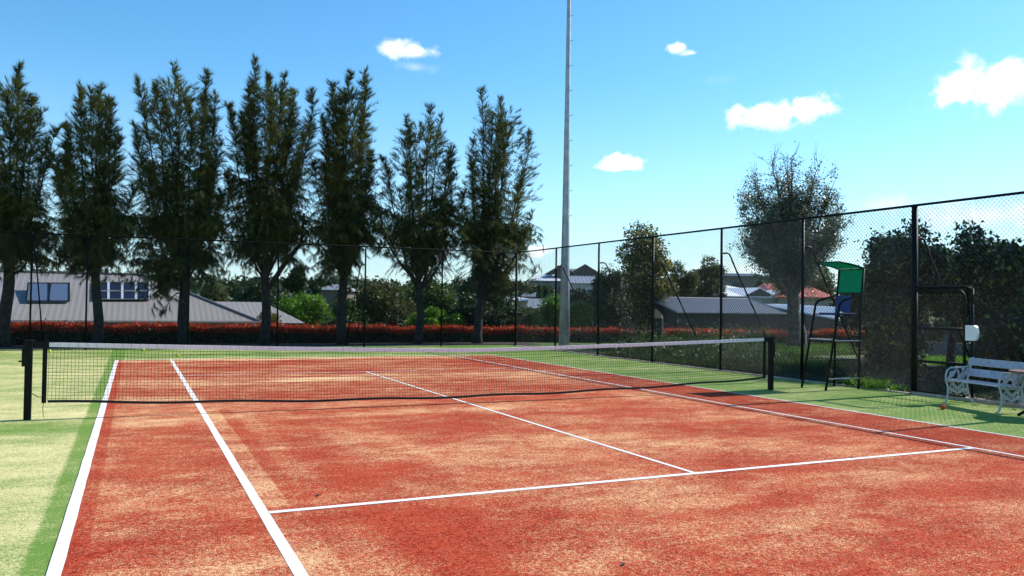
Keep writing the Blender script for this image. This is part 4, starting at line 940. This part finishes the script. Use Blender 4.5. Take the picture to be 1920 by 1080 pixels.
house(1040, 1138, 504, 516, 540, 95, 12, (0.22, 0.19, 0.17), (0.27, 0.26, 0.23), 'two-storey house with grey-brown roof high on the slope right of the light pole', 0.5, ((0.12, 2.0, 1.2), (0.58, 2.2, 1.3)))
house(1060, 1132, 518, 531, 545, 84, 10, (0.5, 0.5, 0.5), (0.30, 0.30, 0.34), 'lower wing with striped grey roof below the two-storey house', 0.3, roof_dark=0.4)
house(990, 1056, 515, 526, 540, 92, 12, (0.3, 0.27, 0.24), (0.80, 0.80, 0.80), 'house with low white roof left of the light pole', 0.6)
house(968, 1016, 552, 563, 590, 60, 8, (0.4, 0.38, 0.36), (0.80, 0.80, 0.82), 'small white-roofed building between the casuarina and the light pole', 0.4, tilt=0.04)
house(975, 1024, 547, 556, 590, 66, 8, (0.12, 0.11, 0.11), (0.16, 0.16, 0.17), 'dark gabled roof just above the small white roof', 0.5)
house(985, 1030, 560, 578, 600, 52, 6, (0.2, 0.2, 0.2), (0.25, 0.25, 0.26), 'grey roof corner in front of the small white roof', 0.3)
house(588, 640, 533, 543, 560, 80, 9, (0.16, 0.12, 0.10), (0.28, 0.28, 0.29), 'distant house with grey roof seen between the trunks', 0.6)
# carport right of the shed
c1 = at(1432, 571.5, 62); c2 = at(1600, 604, 45); c3 = at(1604, 577, 49); c4 = at(1438, 568.5, 66)
cp = thing('carport', (c1+c2)/2*XY+np.array([0, 0, -1]), 'long dark shed with a pale blue-grey sloping metal roof right of the stout tree', 'shed')
q = MB(); zz_ = 1.35; A = np.array([*c1[:2], c1[2]]); B_ = np.array([*c2[:2], c2[2]]); kd = unit(np.array([-(B_-A)[1], (B_-A)[0], 0])); kd = kd if kd[1] > 0 else -kd
B_ = np.array(c2); C_ = np.array(c3); D_ = np.array(c4); slab(q, [A, B_, C_, D_], 0.08); q.build('roof', simple('pale_bluegrey_roof', (0.36, 0.42, 0.48), 0.45, var=0.06), cp)
q = MB(); q.hexa([(A[0], A[1], -2.2), (B_[0], B_[1], -2.2), (C_[0], C_[1], -2.2), (D_[0], D_[1], -2.2), A-(0, 0, .1), B_-(0, 0, .1), C_-(0, 0, .1), D_-(0, 0, .1)]); q.build('wall', m_shedw, cp)

# background wall and blue cloth seen through the gate
g0 = onz(1735, 664, 0.0); 
gw = at(1740, 664, 30); gw2 = at(1800, 666, 29); q = MB(); zt_ = at(1765, 643, 29.5)[2]
q.beam((gw[0], gw[1], zt_/2), (gw2[0]+2.5, gw2[1]-2.2, zt_/2), 0.2, max(0.3, zt_)); tag(q.build('garden_wall', simple('grey_render', (0.14, 0.13, 0.13), 0.9), None), 'low grey rendered wall seen through the gate', 'wall')
cl = at(1782, 640, 28.5); q = MB()
for k in range(6):
    x0 = -0.16+k*0.055; q.box((cl[0]+x0, cl[1]-0.3*x0+0.015*(-1)**k, cl[2]-0.02*k), (0.05, 0.02, 0.5-0.05*k))
tag(q.build('cloth', simple('pale_blue_cloth', (0.10, 0.20, 0.34), 0.8), None), 'pale blue cloth hanging beyond the gate', 'cloth')

# ------------------------------------------------------------------ background vegetation
G = 'garden trees beyond the far hedge'
def bg(x0, x1, yt, yb, d, n, s, mat, lab, **kw):
    while at((x0+x1)/2, 600, d)[1] + 0.3*max(0, at((x0+x1)/2, 600, d)[0]-10.5) < 22.0 + (x1-x0)/2/FPX*d: d += 0.5
    bpx('garden_tree', x0, x1, yt, yb, d, n, s, mat, lab, group=G, **kw)
bg(1138, 1272, 402, 640, 47, 22000, 0.15, 'yellowing', 'tall tree with yellowing leaves rising behind the left end of the shed', nclump=60)
bg(1228, 1318, 462, 610, 52, 12000, 0.14, 'olive', 'olive-green tree behind the shed roof, left of its neighbour', nclump=30)
bg(1282, 1368, 470, 610, 54, 12000, 0.14, 'olive', 'olive-green tree behind the shed roof near the white-roofed house', nclump=30)
bg(1090, 1195, 490, 650, 38, 16000, 0.12, 'dark_green', 'very dark conifer-like tree left of the shed', nclump=40)
bg(1060, 1120, 540, 645, 34, 9000, 0.12, 'bright_green', 'green bush right of the light pole', nclump=26)
bg(996, 1078, 545, 650, 32, 12000, 0.12, 'bright_green', 'bright green bush behind the light pole', nclump=30)
bg(745, 885, 572, 640, 29, 16000, 0.12, 'bright_green', 'bright green large-leaved bush behind the hedge between two casuarina trunks', nclump=40)
bg(880, 1000, 570, 640, 31, 9000, 0.11, 'dark_green', 'dark bush right of the last casuarina trunks', nclump=30)
bg(930, 1000, 590, 640, 29, 6000, 0.10, 'olive', 'dull olive bush at the corner of the fence', nclump=22)
bg(850, 980, 500, 620, 46, 10000, 0.15, 'dark_green', 'dark tree behind the last casuarina', nclump=34)
bg(740, 870, 505, 620, 44, 10000, 0.15, 'mid_green', 'mid-green tree behind the shorter casuarina', nclump=34)
bg(660, 790, 512, 640, 40, 10000, 0.14, 'olive', 'olive tree right of the fifth casuarina trunk', nclump=34)
bg(690, 760, 585, 650, 30, 6000, 0.10, 'dark_green', 'small dark shrub right of the fifth casuarina trunk', nclump=22)
bg(520, 632, 540, 640, 40, 12000, 0.13, 'bright_green', 'rounded bright green tree right of the low house', nclump=36)
bg(525, 582, 488, 560, 60, 6000, 0.18, 'dark_green', 'round-headed dark tree on the skyline right of the forked casuarina', nclump=20)
bg(585, 690, 590, 650, 32, 8000, 0.11, 'dark_green', 'dark shrub right of the low house extension', nclump=26)
bg(425, 540, 520, 620, 56, 9000, 0.18, 'dark_green', 'dark tree behind the low house extension', nclump=30)
bg(350, 445, 528, 610, 60, 8000, 0.18, 'olive', 'greyish tree behind the hip of the low house', nclump=28)
bg(580, 606, 520, 560, 75, 1500, 0.2, 'dark_green', 'small conical tree on the skyline beside the distant grey roof', nclump=10)
bg(628, 660, 520, 570, 75, 1500, 0.2, 'dark_green', 'small dark tree right of the distant grey roof', nclump=10)
bg(1392, 1470, 520, 560, 74, 4000, 0.2, 'olive', 'greyish tree between the white roof and the orange roof', nclump=20)
bg(1500, 1570, 490, 560, 72, 5000, 0.2, 'mid_green', 'green tree above the orange tiled roof', nclump=22)
bg(1568, 1640, 520, 640, 34, 9000, 0.13, 'dark_green', 'dark tree right of the orange tiled roof', nclump=30)
bg(1660, 1720, 560, 650, 31, 6000, 0.13, 'dark_green', 'dark shrub seen left of the gate', nclump=24)
bg(470, 540, 575, 640, 33, 0+2500, 0.10, 'yellowing', 'thin yellow-green sapling in front of the low house extension', nclump=16)
bg(1035, 1150, 535, 600, 55, 9000, 0.16, 'dark_green', 'dark tree below the two-storey house right of the light pole', nclump=30)
bg(975, 1050, 530, 560, 62, 5000, 0.17, 'mid_green', 'tree below the low white roof left of the light pole', nclump=24)
bg(1340, 1400, 560, 600, 60, 4000, 0.16, 'mid_green', 'tree in front of the left end of the white-roofed house', nclump=16)
bg(825, 945, 545, 640, 40, 9000, 0.14, 'dark_green', 'dark bush filling the gap behind the last two casuarina trunks', nclump=30)
bg(1040, 1120, 565, 640, 42, 9000, 0.14, 'dark_green', 'dark bush behind and right of the light pole', nclump=30)
bg(960, 1030, 575, 640, 41, 6000, 0.13, 'olive', 'dull bush in front of the grey roof corner left of the light pole', nclump=24)
bg(600, 700, 560, 640, 46, 8000, 0.15, 'mid_green', 'green bush below the distant grey roof', nclump=28)
# far wood: a band of trees on the rising slope, reads as one mass
n = 0; PS = []
for k in range(420):
    a = rng.uniform(-150, 2150); d_ = rng.uniform(85, 230); pnt = at(a, 560, d_); z = float(hgt(pnt[0], pnt[1])); s_ = rng.uniform(1.6, 3.0)
    m_ = 160; dd = unit(rng.normal(size=(m_, 3))); dd[:, 2] = np.abs(dd[:, 2])*1.1
    PS.append(np.array([pnt[0], pnt[1], z])+dd*s_*rng.uniform(0.6, 1.1, (m_, 1)))
V_, F_ = leaves(np.concatenate(PS), 0.7, 0.7); tag(mesh_np('distant_woodland', V_, F_, LM['dark_green']), 'far dark woodland along the skyline', 'woodland', kind='stuff')
